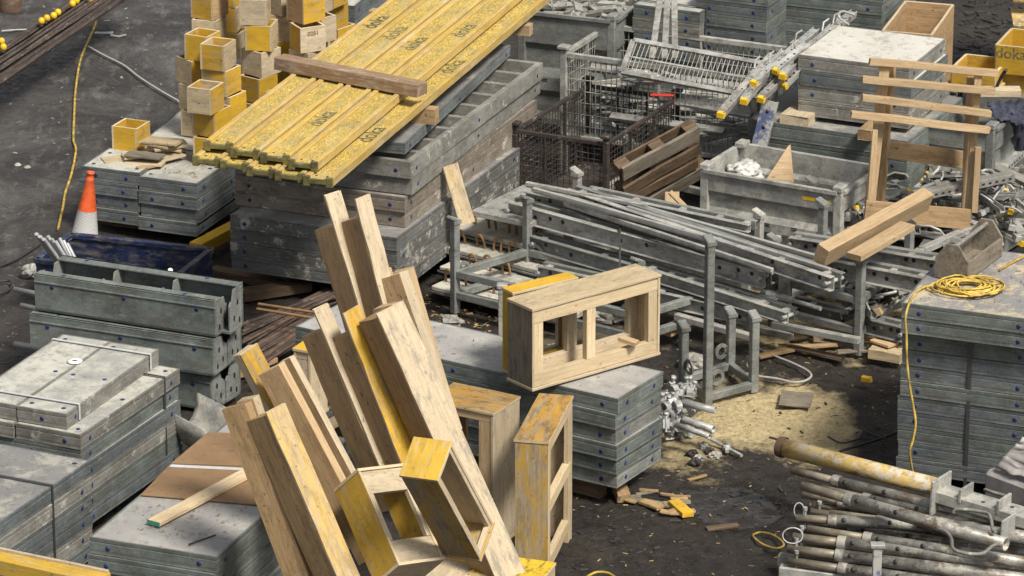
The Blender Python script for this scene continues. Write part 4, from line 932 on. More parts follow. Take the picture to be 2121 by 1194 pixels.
for k, (x, y, z0_, z1__, w) in enumerate(((1180, 520, .28, .55, .09), (1545, 640, .20, .60, .07), (1625, 655, .18, .62, .10), (1585, 610, .3, .6, .05))):
    p = W(x, y, z0_); m = MB(); m.box((0, 0, (z1__-z0_)/2), (w, .06, z1__-z0_), axes((1, -.6, 0)), .004); m.box((0, 0, .01), (w*1.6, .12, .015), axes((1, -.6, 0))); m.box((0, -.0, z1__-z0_), (w*1.3, .10, .015), axes((1, -.6, 0)))
    tag(put('upright_bracket', m, 'galvc', None, Matrix.Translation(p)), ['wide steel bracket standing between the walings at the left', 'narrow bracket with a bolt at the walings\' right end', 'broad upright steel bracket at the walings\' right end', 'thin bracket behind the broad one at the right end'][k], 'steel bracket')
A = W(1595, 607, .42); m = MB(); m.pipe(W(1580, 606, .36), W(1642, 622, .36), .028); m.tube([W(1640, 622, .36), W(1700, 640, .36)], .018, 10); m.tube([W(1590, 609, .36), W(1610, 614, .36)], .036, 12); tag(put('spindle', m, 'chrome', None, loc(m, A)), 'threaded spindle with bright nut at the right end of the walings', 'spindle')
for k, (x0, y0, x1, y1, z) in enumerate(((1560, 640, 1700, 585, .3), (1500, 660, 1640, 700, .12), (1600, 672, 1780, 706, .22), (1400, 655, 1560, 700, .24))):
    A, B_ = W(x0, y0, z), W(x1, y1, z); m = MB(); m.bar(A, B_, .06, .05, ch=.004); tag(put('steel_rail', m, 'galvc', None, loc(m, A)), ['slanting rail under the right end of the walings', 'low rail near the ground below the walings', 'rail joining the low racks near the sawdust', 'rail under the long walings behind the small rack'][k], 'steel rail', 'low rails under the walings')
for i, (x0, y0, x1, y1, z) in enumerate(((1105, 392, 1560, 520, .84), (1140, 398, 1640, 548, .82), (1230, 400, 1690, 532, .80), (1170, 420, 1600, 560, .78), (1300, 430, 1720, 560, .86), (1090, 380, 1340, 428, .86))):
    A, B_ = W(x0, y0, z), W(x1, y1, z); m = MB(); m.bar(A, B_, .035, .03, ch=.003); m.bar(A-Zv*.022, B_-Zv*.022, .012, .02, ch=.001); tag(put('slim_rail', m, 'galvl' if i % 2 else 'alu', None, loc(m, A)), 'slim pale rail lying lengthwise on the walings of the middle rack', 'rail', 'slim rails lying on the walings')
bandm = MB(); p = W(1290, 488, .70); 
for a_, b_ in (((1284, 472), (1284, 556)), ((1284, 472), (1310, 462))):
    bandm.bar(W(*a_, .72), W(*b_, .72 if a_[0] != b_[0] else .72-.0), .016, .004, (0, -1, .4))
tag(put('steel_band', bandm, 'strap', None, loc(bandm, p)), 'dark band hanging round the long walings in the middle', 'steel band')
# light sheet metal box behind the walings
n, u, v, la, lb = quad((975, 432), (1335, 520), (990, 366), .56)
def slab(N, A, B, z, th, mat, name, cat, label, group=None, ch=.006, L=None):
    n, u, v, la, lb = quad(N, A, B, z); 
    if L: la = L
    m = MB(); m.box((la/2, lb/2, -th/2), (la, abs(lb), th), None, ch)
    return tag(put(name, m, mat, None, mat4(n, u, v, Zv)), label, cat, group), (n, u, v, la, lb)
slab((976, 436), (1100, 462), (1004, 366), .60, .05, 'galvl', 'sheet_metal_cover', 'metal cover', 'light grey sheet metal cover lying behind the long walings')
# left sloping face of that cover
hk = 0
for i, (x, y, z, th, mt_) in enumerate(((893, 592, .10, .05, 'alu'), (910, 552, .18, .04, 'galvc'), (926, 512, .26, .05, 'galvc'), (938, 470, .36, .06, 'alu'))):
    nm = ['lowest', 'second lowest', 'second from top', 'topmost'][i]
    o, (n, u, v, la, lb) = slab((x, y), (x+197, y+50), (x+75, y-55), z, th, 'slabm', 'hooked_slab', 'concrete slab', '%s pale slab with rusty loops beside the tall panel stack' % nm, 'slabs with rusty loops', L=1.35)
    r = MB()
    for q in (0, th*.5): r.box((la/2, -.006 if lb > 0 else .006, -th*.9), (la+.02, .03, .02), None, .003)
    put('edge_rail', r, 'galvl', o)
    for a in ((.06, .22, .40, .58) if i != 3 else (.06, .30, .5)):
        for b in (.22, .72):
            h = MB(); c = Vector((a+random.uniform(-.03, .03), lb*b, 0)); lean = random.uniform(-.6, .6); hh = random.uniform(.10, .14); w = .036
            pts = [c+Vector((-w, 0, -.01)), c+Vector((-w, lean*.02, hh*.6))]+[c+Vector((-w*math.cos(q), lean*.05, hh*.65+w*1.1*math.sin(q))) for q in (.6, 1.2, 1.57, 2.0, 2.6)]+[c+Vector((w, lean*.02, hh*.5)), c+Vector((w*1.1, 0, hh*.1-.01))]
            h.tube(pts, .0105, 6); put('lifting_loop', h, 'hook', o)
# ------------------------------------------------------------------ fresh timbers on the right hand rack
timber(W(1700, 530, .92), W(1918, 412, 1.03), .11, .16, 'pine', 'thick fresh square timber lying slanted over the right hand rack', (0, -.6, 1))
timber(W(1768, 533, .90), W(1880, 468, .97), .14, .05, 'pine', 'shorter fresh plank below the thick slanted timber', (0, 0, 1))
timber(W(1378, 688, .10), W(1440, 660, .12), .12, .06, 'brown', 'brown timber offcut on the ground under the walings', (0, 0, 1))
timber(W(1690, 700, .04), W(1826, 642, .34), .08, .06, 'pine', 'fresh timber leaning on the low rail in the sawdust', (0, 0, 1))
timber(W(1805, 728, .06), W(1870, 738, .06), .15, .08, 'pale', 'pale timber block with a splintered edge on the sawdust', (0, 0, 1), split=True, jit=.006)
timber(W(1812, 703, .13), W(1850, 716, .13), .12, .02, 'pine', 'small light board lying on the pale timber block', (0, 0, 1))
timber(W(1616, 826, .02), W(1682, 830, .02), .30, .014, 'greyw', 'weathered grey board lying on the sawdust patch', (0, 0, 1), split=True, jit=.008)
timber(W(1395, 1040, .04), W(1425, 1066, .04), .09, .04, 'yelb', 'small yellow wooden piece beside the puddle', (0, 0, 1), split=True)
timber(W(1330, 1038, .03), W(1368, 1052, .03), .08, .02, 'splint', 'splintered wooden strip near the corner of the long stack', split=True)
timber(W(1290, 1030, .02), W(1395, 1050, .02), .06, .02, 'greyw', 'long grey splinter pointing from the long stack to the puddle', split=True)
timber(W(1464, 1096, .02), W(1528, 1088, .02), .06, .02, 'dkwood', 'dark strip of wood lying behind the puddle', split=True)
timber(W(1425, 995, .02), W(1462, 985, .02), .03, .015, 'splint', 'thin splinter on the mud left of the yellow tube', split=True)
timber(W(1280, 1012, .05), W(1296, 1034, .04), .10, .06, 'brown', 'broken reddish block under the corner of the long stack', split=True, jit=.01)
timber(W(1786, 784, .04), W(1804, 787, .04), .05, .04, 'yelb', 'tiny orange yellow block alone on the mud', split=True)
cable([W(x, y, .03) for x, y in ((1570, 722), (1610, 740), (1640, 752), (1672, 768), (1680, 780), (1665, 790), (1640, 792), (1610, 785), (1560, 778), (1530, 770))], .010, 'wcable', 'pale twisted wire lying on the mud under the racks')
cable([W(x, y, .03) for x, y in ((1560, 1108), (1575, 1103), (1600, 1108), (1620, 1122), (1622, 1132), (1605, 1136), (1580, 1128), (1562, 1114), (1560, 1107))], .008, 'ycable', 'loop of yellow cable on the mud left of the steel props')
cable([W(x, y, .03) for x, y in ((1740, 935), (1790, 920), (1850, 900), (1870, 888))], .010, 'bcable', 'thin black wire on the mud behind the yellow tube')
cable([W(x, y, .03) for x, y in ((1778, 880), (1800, 897), (1836, 910))], .008, 'bcable', 'short black wire at the edge of the sawdust')
cable([W(x, y, .05) for x, y in ((1215, 1196), (1235, 1186), (1260, 1188), (1275, 1200), (1250, 1206))], .010, 'ycable', 'yellow cable loop cut by the bottom edge')
# ------------------------------------------------------------------ toolbox and cable coil on the right stack
zt = 1.452
n, u, v, la, lb = quad((2003, 586), (2076, 530), (1938, 572), zt); lb_ = abs(lb); v = v*(1 if lb > 0 else -1)
t = thing('wooden_toolbox', 'weathered wooden carpenter\'s toolbox with a round handle on the right stack', 'toolbox', None, mat4(n, u, v, Zv if u.cross(v).z > 0 else Zv))
L, D = la, lb_; H = .24
for x in (.012, L-.012):
    m = MB(); m.prism([(0, 0), (D, 0), (D, H*.62), (D*.68, H*1.12), (D*.32, H*1.12), (0, H*.62)], -.011, .011, Matrix(((0, 0, 1, x), (1, 0, 0, 0), (0, 1, 0, 0), (0, 0, 0, 1)))); put('gable_board', m, 'greyw', t)
board('side_board', L-.046, H*.6, .02, 'greyw', t, mat4((L/2, .011, H*.3), (1, 0, 0), (0, 0, 1), (0, -1, 0)))
board('side_board', L-.046, H*.6, .02, 'greyw', t, mat4((L/2, D-.011, H*.3), (1, 0, 0), (0, 0, 1), (0, -1, 0)))
board('floor_board', L-.046, D-.045, .02, 'greyw', t, mat4((L/2, D/2, .012), (1, 0, 0), (0, 1, 0), (0, 0, 1)))
m = MB(); m.tube([(-.0, D/2, H*.98), (L+.0, D/2, H*.98)], .017, 10); put('handle', m, 'galvo', t)
c0 = W(2012, 597, zt+.012); pts = []
for k in range(15):
    ra, rb = random.uniform(.13, .24), random.uniform(.11, .19); cx, cy = random.uniform(-.09, .07), random.uniform(-.08, .06)
    for j in range(14):
        q = 2*math.pi*j/14+k*.4; rr = 1+.05*math.sin(3*q+k)
        pts.append(c0+Vector((cx+ra*rr*math.cos(q), cy+rb*rr*math.sin(q), .008*(k % 5)+.006*math.sin(2*q+k))))
cable(pts, .0068, 'ycable', 'coil of yellow cable lying in front of the wooden toolbox', 'cable_coil', 6, 2)
cable([W(1965, 600, 1.465), W(1930, 592, 1.465), W(1905, 600, 1.465), W(1893, 612, 1.465), W(1882, 632, 1.46)]+[W(x, y, z)+Vector((-.01, -.05, 0)) for x, y, z in ((1877, 655, 1.42), (1879, 690, 1.3), (1880, 740, 1.12), (1885, 790, .95), (1892, 830, .8), (1898, 870, .66), (1893, 905, .53), (1886, 935, .42), (1895, 985, .2))], .009, 'ycable', 'yellow cable hanging down the front corner of the tall right stack')
cable([W(2070, 560, 1.46), W(2095, 545, 1.46), W(2125, 530, 1.46)], .009, 'ycable', 'yellow cable running from behind the toolbox to the right edge')
timber(onstack(S10, .07, S10['lb']*.27, .052), onstack(S10, .07, S10['lb']*.39, .052), .10, .085, 'pine', 'small wooden block between the two parts of the right stack', (0, 0, 1))
for k, f in enumerate((.10, .62)):
    a_ = onstack(S10, .12, S10['lb']*f+.12, .055); b_ = onstack(S10, S10['la']-.1, S10['lb']*f+.12, .055); timber(a_, b_, .12, .085, 'dkwood', ['near', 'far'][k]+' dark bearer deep in the gap of the right stack', (0, 0, 1), name='bearer', cat='bearer')
# ------------------------------------------------------------------ crate, boxes and cloth, top right
def crate(FRc, BRc, FLc, z, h, label, mat='brown', cat='crate', grp=None, mw=None):
    n, u, v, la, lb = quad(FRc, BRc, FLc, z); s = 1 if lb > 0 else -1; v = v*s; lb = abs(lb)
    o = n.copy(); o.z = z-h; t = thing('wooden_crate', label, cat, grp, Matrix.Translation(o)); X, Y = u*la, v*lb
    for a, b, nn in ((Vector(), X, v), (Vector(), Y, u), (Y, X+Y, v), (X, X+Y, u)):
        d = (b-a).normalized(); M4 = mat4((a+b)/2+Zv*h/2, d, Zv, d.cross(Zv)); me = edged(board_mb((b-a).length, h, .025, ch=.002), 'side_board', mw or mat, 'edgew'); link('side_board', me, t, M4)
    m = MB(); m.box((X+Y)/2+Zv*.02, (la-.05, lb-.05, .02), axes(u)); put('floor_board', m, mat, t)
    return dict(o=o, u=u, v=v, la=la, lb=lb, t=t)
crate((1929, 72), (1974, 10), (1833, 58), 1.32, 1.0, 'tall empty plywood crate behind the crusted stack', 'brown', mw='brown')
timber(W(1868, 50, 1.05), W(1900, 54, 1.05), .3, .02, 'pine', 'loose board lying inside the tall empty crate')
cy = crate((2175, 104), (2205, 70), (2061, 96), 1.25, .26, 'upper yellow box with stencilled letters at the right edge', 'yelb', 'box', 'yellow boxes at the right edge')
o = link('lettering', text_mesh('doka', .14, 'ink'), cy['t'], mat4(cy['v']*(cy['lb']*.72)+Zv*.19-cy['u']*.014, -cy['v'], Zv, -cy['u']))
crate((2175, 160), (2205, 126), (2061, 152), .985, .42, 'lower yellow box under the stencilled one at the right edge', 'yelb', 'box', 'yellow boxes at the right edge', mw='yel')
crate((2062, 150), (2090, 122), (1985, 128), 1.05, .3, 'yellow open box left of the stencilled one', 'yel', 'box', 'yellow boxes at the right edge')
crate((2050, 196), (2080, 172), (1960, 172), .9, .3, 'low yellow brown box behind the battens on the right', 'yel', 'box', 'yellow boxes at the right edge')
m = MB(); m.box((0, 0, .3), (.5, .4, .6), None, .02); m.box((0, 0, .62), (.4, .3, .06), None, .01)
m = MB(); 
for k in range(5): m.bar(Vector((0, k*.12, .1+.22*k)), Vector((.8, k*.12, .1+.22*k)), .3, .03, (0, -.3, 1))
tag(put('yellow_machine_plate', m, 'ypaint', None, Matrix.Translation(W(2095, 60, .6))), 'rusty yellow painted steel part in the upper right corner', 'steel part')
def cloth(P, seed, label, mat='denim', nu=26, nv=26, amp=.05):
    a, b, c, d = P; vs = []
    for i in range(nu+1):
        for j in range(nv+1):
            s, q = i/nu, j/nv; p = a*(1-s)*(1-q)+b*s*(1-q)+c*s*q+d*(1-s)*q
            n1_ = noise.noise(Vector((s*5, q*1.5, seed))); n2_ = noise.noise(Vector((s*9, q*5, seed+4)))
            vs.append(p+Vector((n2_*amp*.5, -abs(n1_)*amp*2, n2_*amp)))
    m = MB(); m.add(vs, [(i*(nv+1)+j, (i+1)*(nv+1)+j, (i+1)*(nv+1)+j+1, i*(nv+1)+j+1) for i in range(nu) for j in range(nv)], True)
    o = put('cloth', m, mat, None, loc(m, P[0])); sm = o.modifiers.new('s', 'SOLIDIFY'); sm.thickness = .006; return tag(o, label, 'cloth')
cloth([W(2046, 212, 1.02), W(2135, 208, 1.02), W(2135, 262, .95), W(2060, 246, .98)], 2, 'dirty blue cloth draped over the grey bin at the right edge', amp=.035)
cloth([W(2066, 238, 1.0), W(2135, 225, 1.0), W(2135, 300, .6), W(2070, 345, .38)], 5, 'long dirty blue cloth hanging down the grey bin at the right edge', amp=.05)
cloth([W(1982, 190, .95), W(2015, 190, .95), W(2012, 242, .7), W(1990, 245, .7)], 9, 'blue rag hanging behind the right leg of the batten frame', amp=.05)
p = W(2075, 190, 1.06); timber(p-Vector((.25, 0, 0)), p+Vector((.16, 0, 0)), .14, .06, 'palew', 'whitish slab lying on the blue cloth', (0, 0, 1))
cable([W(2062, 186, 1.05), W(2074, 160, 1.2), W(2084, 145, 1.3)], .016, 'drust', 'dark rusty rod standing by the yellow boxes')
m = MB(); m.tube([W(2078, 280, .7), W(2076, 345, .35)], .045, 10); tag(put('plastic_bottle', m, 'plastic', None, loc(m, W(2078, 280, .7))), 'grey white wrapped roll hanging in the blue cloth', 'roll')
# perforated rails right of the clamps
for k, (x0, y0, x1, y1, z, w) in enumerate(((1895, 400, 2095, 358, .80, .10), (2030, 380, 2130, 290, .55, .12), (2040, 425, 2130, 335, .35, .14))):
    A, B_ = W(x0, y0, z), W(x1, y1, z); M4 = axes(B_-A).to_4x4(); M4.translation = (A+B_)/2; t = thing('perforated_rail', ['brown crusted perforated rail lying over the clamps', 'grey perforated rail at the right edge below the blue cloth', 'lower grey rail at the right edge beside the clamps'][k], 'perforated rail', None, M4)
    L = (B_-A).length; m = MB(); m.box((0, 0, 0), (L, w, .012)); m.box((0, -w/2, -.03), (L, .008, .06)); put('angle', m, 'galvo' if k == 0 else 'galvc', t)
    for i in range(min(24, int(L/.07))): m = MB(); m.box((-L/2+.04+.07*i, -w/2-.0055, -.03), (.028, .003, .016), None, .0005); put('slot', m, 'black', t)
timber(W(2085, 395, .3), W(2140, 372, .3), .2, .08, 'yelb', 'yellow timber at the right edge beside the clamps')
# ------------------------------------------------------------------ batten frame
t0_ = W(1794, 468, .52); Yf = t0_.y
def WF(x, y, dy=0): return WY(x, y, Yf+dy)
o = WF(1800, 470)
t = thing('batten_frame', 'fresh timber frame with four rough battens standing over the clamps', 'timber frame', None, Matrix.Translation(o)); I = Matrix.Translation(-o)
def bf(nm, a, b, w, th, mat, up, **k): return board2(nm, a, b, w, th, mat, t, up, I, **k)
bf('leg', WF(1797, 475), WF(1833, 130, .15), .085, .04, 'pine', (0, -1, 0)); bf('leg', WF(2003, 480, .05), WF(2026, 152, .2), .06, .04, 'pine', (0, -1, 0))
bf('leg', WF(1822, 445, .5), WF(1848, 130, .28), .06, .05, 'brown', (-.6, -1, 0)); bf('leg', WF(1998, 470, .20), WF(2012, 160, .30), .075, .04, 'pine', (0, -1, 0))
bf('leg', WF(1803, 400, -.06), WF(1812, 270, -.03), .045, .05, 'pine', (0, -1, 0)); bf('leg', WF(2018, 440, -.01), WF(2026, 305, .05), .05, .05, 'pine', (0, -1, 0))
for k, (a, b, dy) in enumerate((((1801, 127), (2066, 152), .12), ((1786, 164), (2058, 190), .03), ((1786, 202), (2051, 236), .0), ((1763, 236), (2049, 270), -.04))):
    bf('batten', WF(*a, dy), WF(*b, dy+.08), .075, .055, 'pine', (0, .1, 1), split=True, jit=.005)
bf('wide_board', WF(1836, 309, .42), WF(2005, 333, .42), .15, .03, 'brown', (0, -1, .2)); bf('wide_board', WF(1792, 436, -.05), WF(2010, 455, -.02), .17, .03, 'brown', (0, -1, .15))
# ------------------------------------------------------------------ clamps heap
CB = quad((1935, 585), (2120, 470), (1760, 480), .42)
def clamp_mesh(kind):
    m = MB(); y = MB()
    if kind == 0:      # channel arm with a bent rod handle
        m.box((0, 0, 0), (.42, .05, .012)); m.box((0, .022, .02), (.42, .008, .045)); m.box((0, -.022, .02), (.42, .008, .045))
        y.tube([(-.05, 0, .03), (-.02, .05, .08), (.06, .08, .1), (.16, .07, .08), (.19, .05, .05)], .010, 6)
    elif kind == 1:    # wide perforated bar
        m.box((0, 0, 0), (.62, .07, .01)); m.box((0, .035, -.02), (.62, .008, .05)); y.box((-.29, 0, .01), (.05, .075, .03))
    elif kind == 2:    # hook
        m.tube([(-.16, 0, 0), (0, 0, .01), (.08, .02, .03), (.12, .07, .04), (.09, .11, .04), (.04, .10, .03)], .014, 7); y.box((-.15, 0, 0), (.07, .06, .05))
    elif kind == 3:    # clamp jaw
        m.box((0, 0, 0), (.10, .05, .20)); m.box((.07, 0, .08), (.14, .05, .03)); m.box((.07, 0, -.08), (.14, .05, .03)); y.lathe([(0, .05), (.03, .045), (.03, 0)], 10, (.10, 0, .09))
    else:
        m.box((0, 0, 0), (.5, .035, .035)); y.box((.24, 0, 0), (.05, .045, .045))
    return m, y
CM = []
for k in range(5):
    for mt_ in ('galvl', 'galvl', 'galv', 'galvo', 'galvd'):
        a, b = clamp_mesh(k); CM.append((k, a.mesh('clamp_body', M[mt_]), b.mesh('clamp_part', M['ycap' if (k == 4 and mt_ in ('galvl', 'galvo')) else 'galvl'])))
random.seed(21)
def heap_clamp(x, y, z, k=None, m=None):
    c = random.choice([q for q in CM if k is None or q[0] == k]); p = W(x, y, z)
    R = Matrix.Rotation(random.uniform(0, 6.28), 4, 'Z') @ Matrix.Rotation(random.uniform(-.35, .35), 4, 'X') @ Matrix.Rotation(random.uniform(-.28, .28), 4, 'Y') @ (Matrix.Rotation(1.57, 4, 'Z') if c[0] == 3 else Matrix())
    nm = ['clamp', 'perforated_bar', 'hook_bolt', 'clamp_jaw', 'square_bar'][c[0]]
    t = tag(link(nm, c[1], None, Matrix.Translation(p) @ R), ['steel clamp with a bent handle', 'flat perforated looking steel bar', 'bent steel hook', 'blocky steel clamp jaw', 'square steel bar'][c[0]]+' in the heap of clamps on the right', nm.replace('_', ' '), nm.replace('_', ' ')+'s in the heap on the right')
    link(['bent_handle', 'end_piece', 'hook_head', 'jaw_bolt', 'end_tip'][c[0]], c[2], t)
for i in range(215):
    x = random.uniform(1775, 2110); y = random.uniform(345, 425) if i < 95 else random.uniform(400, 505)
    if x > 2040 and y > 480: continue
    f = (y-340)/170
    heap_clamp(x, y, .30+.28*random.random() if y < 430 else .25+.25*random.random(), random.choice((0, 0, 1, 1, 1, 2, 4, 4)))
for k, (x, y) in enumerate(((1775, 412), (1772, 440), (1768, 465), (1752, 455), (1758, 478), (1785, 470))): heap_clamp(x, y, .55-.05*k, 3)
for i in range(28): heap_clamp(random.uniform(1745, 1870), random.uniform(560, 650), random.uniform(.1, .4), random.choice((0, 1, 2, 3)))
m = MB(); q = quad((1960, 560), (2150, 440), (1760, 500), .22); m.box((q[3]/2, q[4]/2, -.1), (q[3]*.98, abs(q[4])*.98, .2), None, .01)
tag(put('steel_tray', m, 'galvo', None, mat4(q[0], q[1], q[2], Zv)), 'flat crusted steel tray under the heap of clamps', 'steel tray')
timber(W(1850, 602, .05), W(1925, 600, .05), .2, .05, 'pine', 'pale boards on the ground behind the right stack')
# ------------------------------------------------------------------ telescopic struts with yellow ends
random.seed(5)
st = [((1492, 240), (1600, 118), 1.3, 'lowest'), ((1540, 212), (1625, 110), 1.34, 'short lower'), ((1575, 208), (1652, 130), 1.30, 'bright'), ((1560, 175), (1690, 66), 1.42, 'wide upper'), ((1622, 180), (1662, 140), 1.33, 'stubby right'), ((1620, 160), (1745, 40), 1.45, 'long upper right'), ((1640, 130), (1768, 30), 1.48, 'longest'), ((1605, 150), (1672, 95), 1.47, 'middle top')]
for k, (a, b, z, nm) in enumerate(st):
    A, B_ = W(*a, z-.10), W(*b, z+.03); x = B_-A; M4 = axes(x, (0, -.3, 1)).to_4x4(); M4.translation = (A+B_)/2; L = x.length
    t = thing('telescopic_strut', '%s aluminium strut with a yellow end leaning on the crusted stack' % nm, 'strut', 'bundle of struts with yellow ends', M4)
    m = MB(); m.box((0, 0, 0), (L, .065, .05), None, .006); m.box((0, .028, .03), (L, .01, .02)); m.box((0, -.028, .03), (L, .01, .02)); put('strut_tube', m, 'chrome' if k % 2 else 'galvl', t)
    m = MB(); m.box((-L/2+.015, 0, .002), (.045, .07, .056), None, .005); put('yellow_end', m, 'ycap', t)
    m = MB(); m.tube([(L*.2, .03, .04), (L*.25, .05, .09), (L*.32, .04, .09)], .009, 6); put('locking_pin', m, 'chrome', t)
    for f in (-.3, -.1, .1): m = MB(); m.lathe([(0, .027), (.011, .027), (.011, .02)], 10); put('pin_hole', m, 'black', t, Matrix.Translation((L*f, 0, 0)))
cable([W(1770, 32, 1.55), W(1745, 24, 1.6), W(1737, 35, 1.58), W(1758, 52, 1.5)], .012, 'alu', 'bent light rod at the upper end of the struts')
for k, (x, y0, y1) in enumerate(((1662, 15, 70), (1569, 88, 118))):
    m = MB(); a = W(x, y1, .9); m.tube([a, a+Zv*((y1-y0)/225)], .035, 12); tag(put('dark_pipe', m, 'navy', None, loc(m, a)), ['dark blue upright pipe in front of the panels at the top edge', 'short dark pipe at the corner of the stack behind the cages'][k], 'pipe')
for k, (x, y) in enumerate(((1655, 243), (1800, 272))):
    p = W(x, y, .95); timber(p-S8['v']*(-.0)+S8['u']*(-.12), p+S8['u']*.5, .26 if k == 0 else .12, .09, 'palew' if k == 0 else 'brown', ['mossy pale pallet end sticking out under the crusted stack', 'wooden block in the gap under the crusted stack'][k], (0, 0, 1), split=True)
# ------------------------------------------------------------------ couplers beside the long stack
random.seed(9)
def coupler(x, y, z, mt_):
    p = W(x, y, z); R = Matrix.Rotation(random.uniform(0, 6.28), 4, 'Z') @ Matrix.Rotation(random.uniform(-1, 1), 4, 'X')
    m = MB(); m.ringplate((0, 0, 0), .045, .03, .05, (1, 0, 0), 12); m.box((0, .05, .01), (.05, .03, .07)); m.box((.0, -.03, -.045), (.07, .09, .01))
    t = tag(put('pipe_coupler', m, mt_, None, Matrix.Translation(p) @ R), 'bright zinc pipe coupler heaped beside the long stack', 'coupler', 'bright couplers heaped beside the long stack')
    m = MB(); m.tube([(0, .06, -.05), (0, .06, .08)], .01, 6); m.lathe([(0, .095), (.022, .095), (.022, .075), (0, .075)], 6, (0, .06, 0)); put('nut', m, 'chrome', t)
for i in range(24): coupler(random.uniform(1378, 1432), random.uniform(800, 905), random.uniform(.05, .30), 'chrome')
for k, (a, b, r) in enumerate((((1395, 862), (1478, 890), .028), ((1415, 835), (1482, 850), .03), ((1400, 880), (1470, 905), .022), ((1380, 830), (1415, 815), .035))):
    m = MB(); A, B_ = W(*a, .22), W(*b, .20); m.pipe(A, B_, r); tag(put('short_pipe', m, 'chrome', None, loc(m, A)), ['lower pipe', 'upper pipe', 'thin pipe', 'stub of pipe'][k]+' sticking out of the heap of bright couplers', 'pipe')
for (a, b, lb) in (((1468, 908), (1536, 944), 'threaded rod with a wing nut on the mud beside the couplers'), ((1420, 868), (1478, 898), 'threaded rod lying over the bright couplers')):
    m = MB(); A, B_ = W(*a, .05), W(*b, .03); n_ = 40; m.tube([A.lerp(B_, i/n_) for i in range(n_+1)], [.011 if i % 2 else .014 for i in range(n_+1)], 8); c = A.lerp(B_, .55); m.bar(c-Vector((.0, .07, 0)), c+Vector((0, .07, .0)), .03, .03); m.bar(c-Zv*.04, c+Zv*.05, .03, .02, (1, 0, 0)); m.lathe([(0, .03), (.03, .03), (.035, 0), (.03, -.03), (0, -.03)], 10, c)
    tag(put('threaded_rod', m, 'chrome', None, loc(m, A)), lb, 'threaded rod')
# ------------------------------------------------------------------ leaning timbers in front
def basis(A, B_, alpha):
    """axis up along B->A (A is the top); e_r right face direction, e_l left face direction (away from the camera)"""
    a = (A-B_).normalized(); c = (CAM-(A+B_)/2); c = (c-a*c.dot(a)).normalized(); s = c.cross(a)
    if s.x < 0: s = -s
    al = math.radians(alpha)
    return a, (s*math.cos(al)-c*math.sin(al)), (-s*math.sin(al)-c*math.cos(al)), al
def leaner(top, bot, Yt, Yb, wr, wl, label, mr='palew', ml='brown', alpha=32, ldrop=0, ext=0, tply=.018, group='timbers leaning in the front heap', kind='ply', mt_=None, lbot=0):
    """box beam: ridge line top->bot in pixels; right ply face wr px wide, left timber face wl px wide"""
    A, B_ = WY(*top, Yt), WY(*bot, Yb); 
    a, er, el, al = basis(A, B_, alpha); B_ = B_-a*ext; L = (A-B_).length; k = pxm((A+B_)/2)
    Wr = wr/k/math.cos(al); Wl = wl/k/math.sin(al)
    o = (A+B_)/2; M4 = mat4(o, a, er, a.cross(er)); t = thing('leaning_beam' if kind == 'ply' else 'leaning_timber', label, 'timber', group, M4)
    I = M4.inverted()
    if kind == 'ply':
        # ply cover on the right side, timber behind it showing its left face
        me = edged(board_mb(L, Wr, tply, ch=.0015, split=True, jit=.003), 'ply_cover', mr, 'edgew')
        c = A-a*L/2+er*Wr/2+el*tply/2; link('ply_cover', me, t, I @ mat4(c, a, er, a.cross(er)))
        L2 = L-ldrop/k; c = B_+a*L2/2+er*(Wr*.46)+el*(tply+Wl/2); ww = Wr*.92
        c = B_+a*L2/2+er*(ww/2+.001)+el*(tply+Wl/2)
        link('timber_core', edged(board_mb(L2, Wl, ww, ch=.004, split=True, jit=.0025), 'timber_core', ml, ml), t, I @ mat4(c, a, el, a.cross(el)))
    else:
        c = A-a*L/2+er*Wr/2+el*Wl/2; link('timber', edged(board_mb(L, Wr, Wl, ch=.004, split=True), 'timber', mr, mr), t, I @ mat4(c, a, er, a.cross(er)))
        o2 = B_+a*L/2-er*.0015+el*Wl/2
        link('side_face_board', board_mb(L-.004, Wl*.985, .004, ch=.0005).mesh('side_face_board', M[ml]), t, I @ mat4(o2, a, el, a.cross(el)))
    return t
# back row (tallest)
leaner((674, 406), (760, 690), -6.05, -6.25, 34, 40, 'tall leaning beam whose narrow plywood cover is the leftmost of the two highest tips', 'palew', 'brown', 34, 68, .5)
leaner((736, 412), (806, 682), -6.2, -6.4, 32, 46, 'tall leaning beam whose plywood tip is the right one of the two highest', 'palew', 'brown', 34, 44, .6)
leaner((843, 560), (922, 830), -6.0, -6.2, 16, 38, 'dark sided square timber at the right edge of the tall group', 'pine', 'brown', 62, 0, .5, kind='solid')
leaner((827, 566), (880, 720), -6.35, -6.5, 20, 46, 'square timber with a bright sawn top just left of the rightmost tall one', 'palew', 'brown', 60, 0, .6, kind='solid')
leaner((803, 556), (830, 640), -6.1, -6.2, 8, 30, 'thin upright board between the right tall timbers', 'pine', 'palew', 60, 0, .5, kind='solid')
# middle row
leaner((650, 642), (782, 955), -6.7, -6.95, 33, 44, 'leaning beam with brown face and pale cover left in the middle row', 'palew', 'brown', 35, 48, .35)
leaner((711, 649), (822, 936), -6.85, -7.05, 38, 42, 'leaning beam with an orange stained cover in the middle row', 'yel', 'brown', 35, 48, .3)
leaner((812, 632), (850, 760), -6.75, -6.85, 20, 42, 'square timber with a bright sawn top beside the broad pale board', 'pine', 'dkb', 58, 0, .6, kind='solid')
leaner((781, 651), (1008, 1156), -7.05, -7.35, 62, 40, 'broad pale leaning beam with grey stains, the longest one in front', 'stainw', 'dkb', 30, 10, .5)
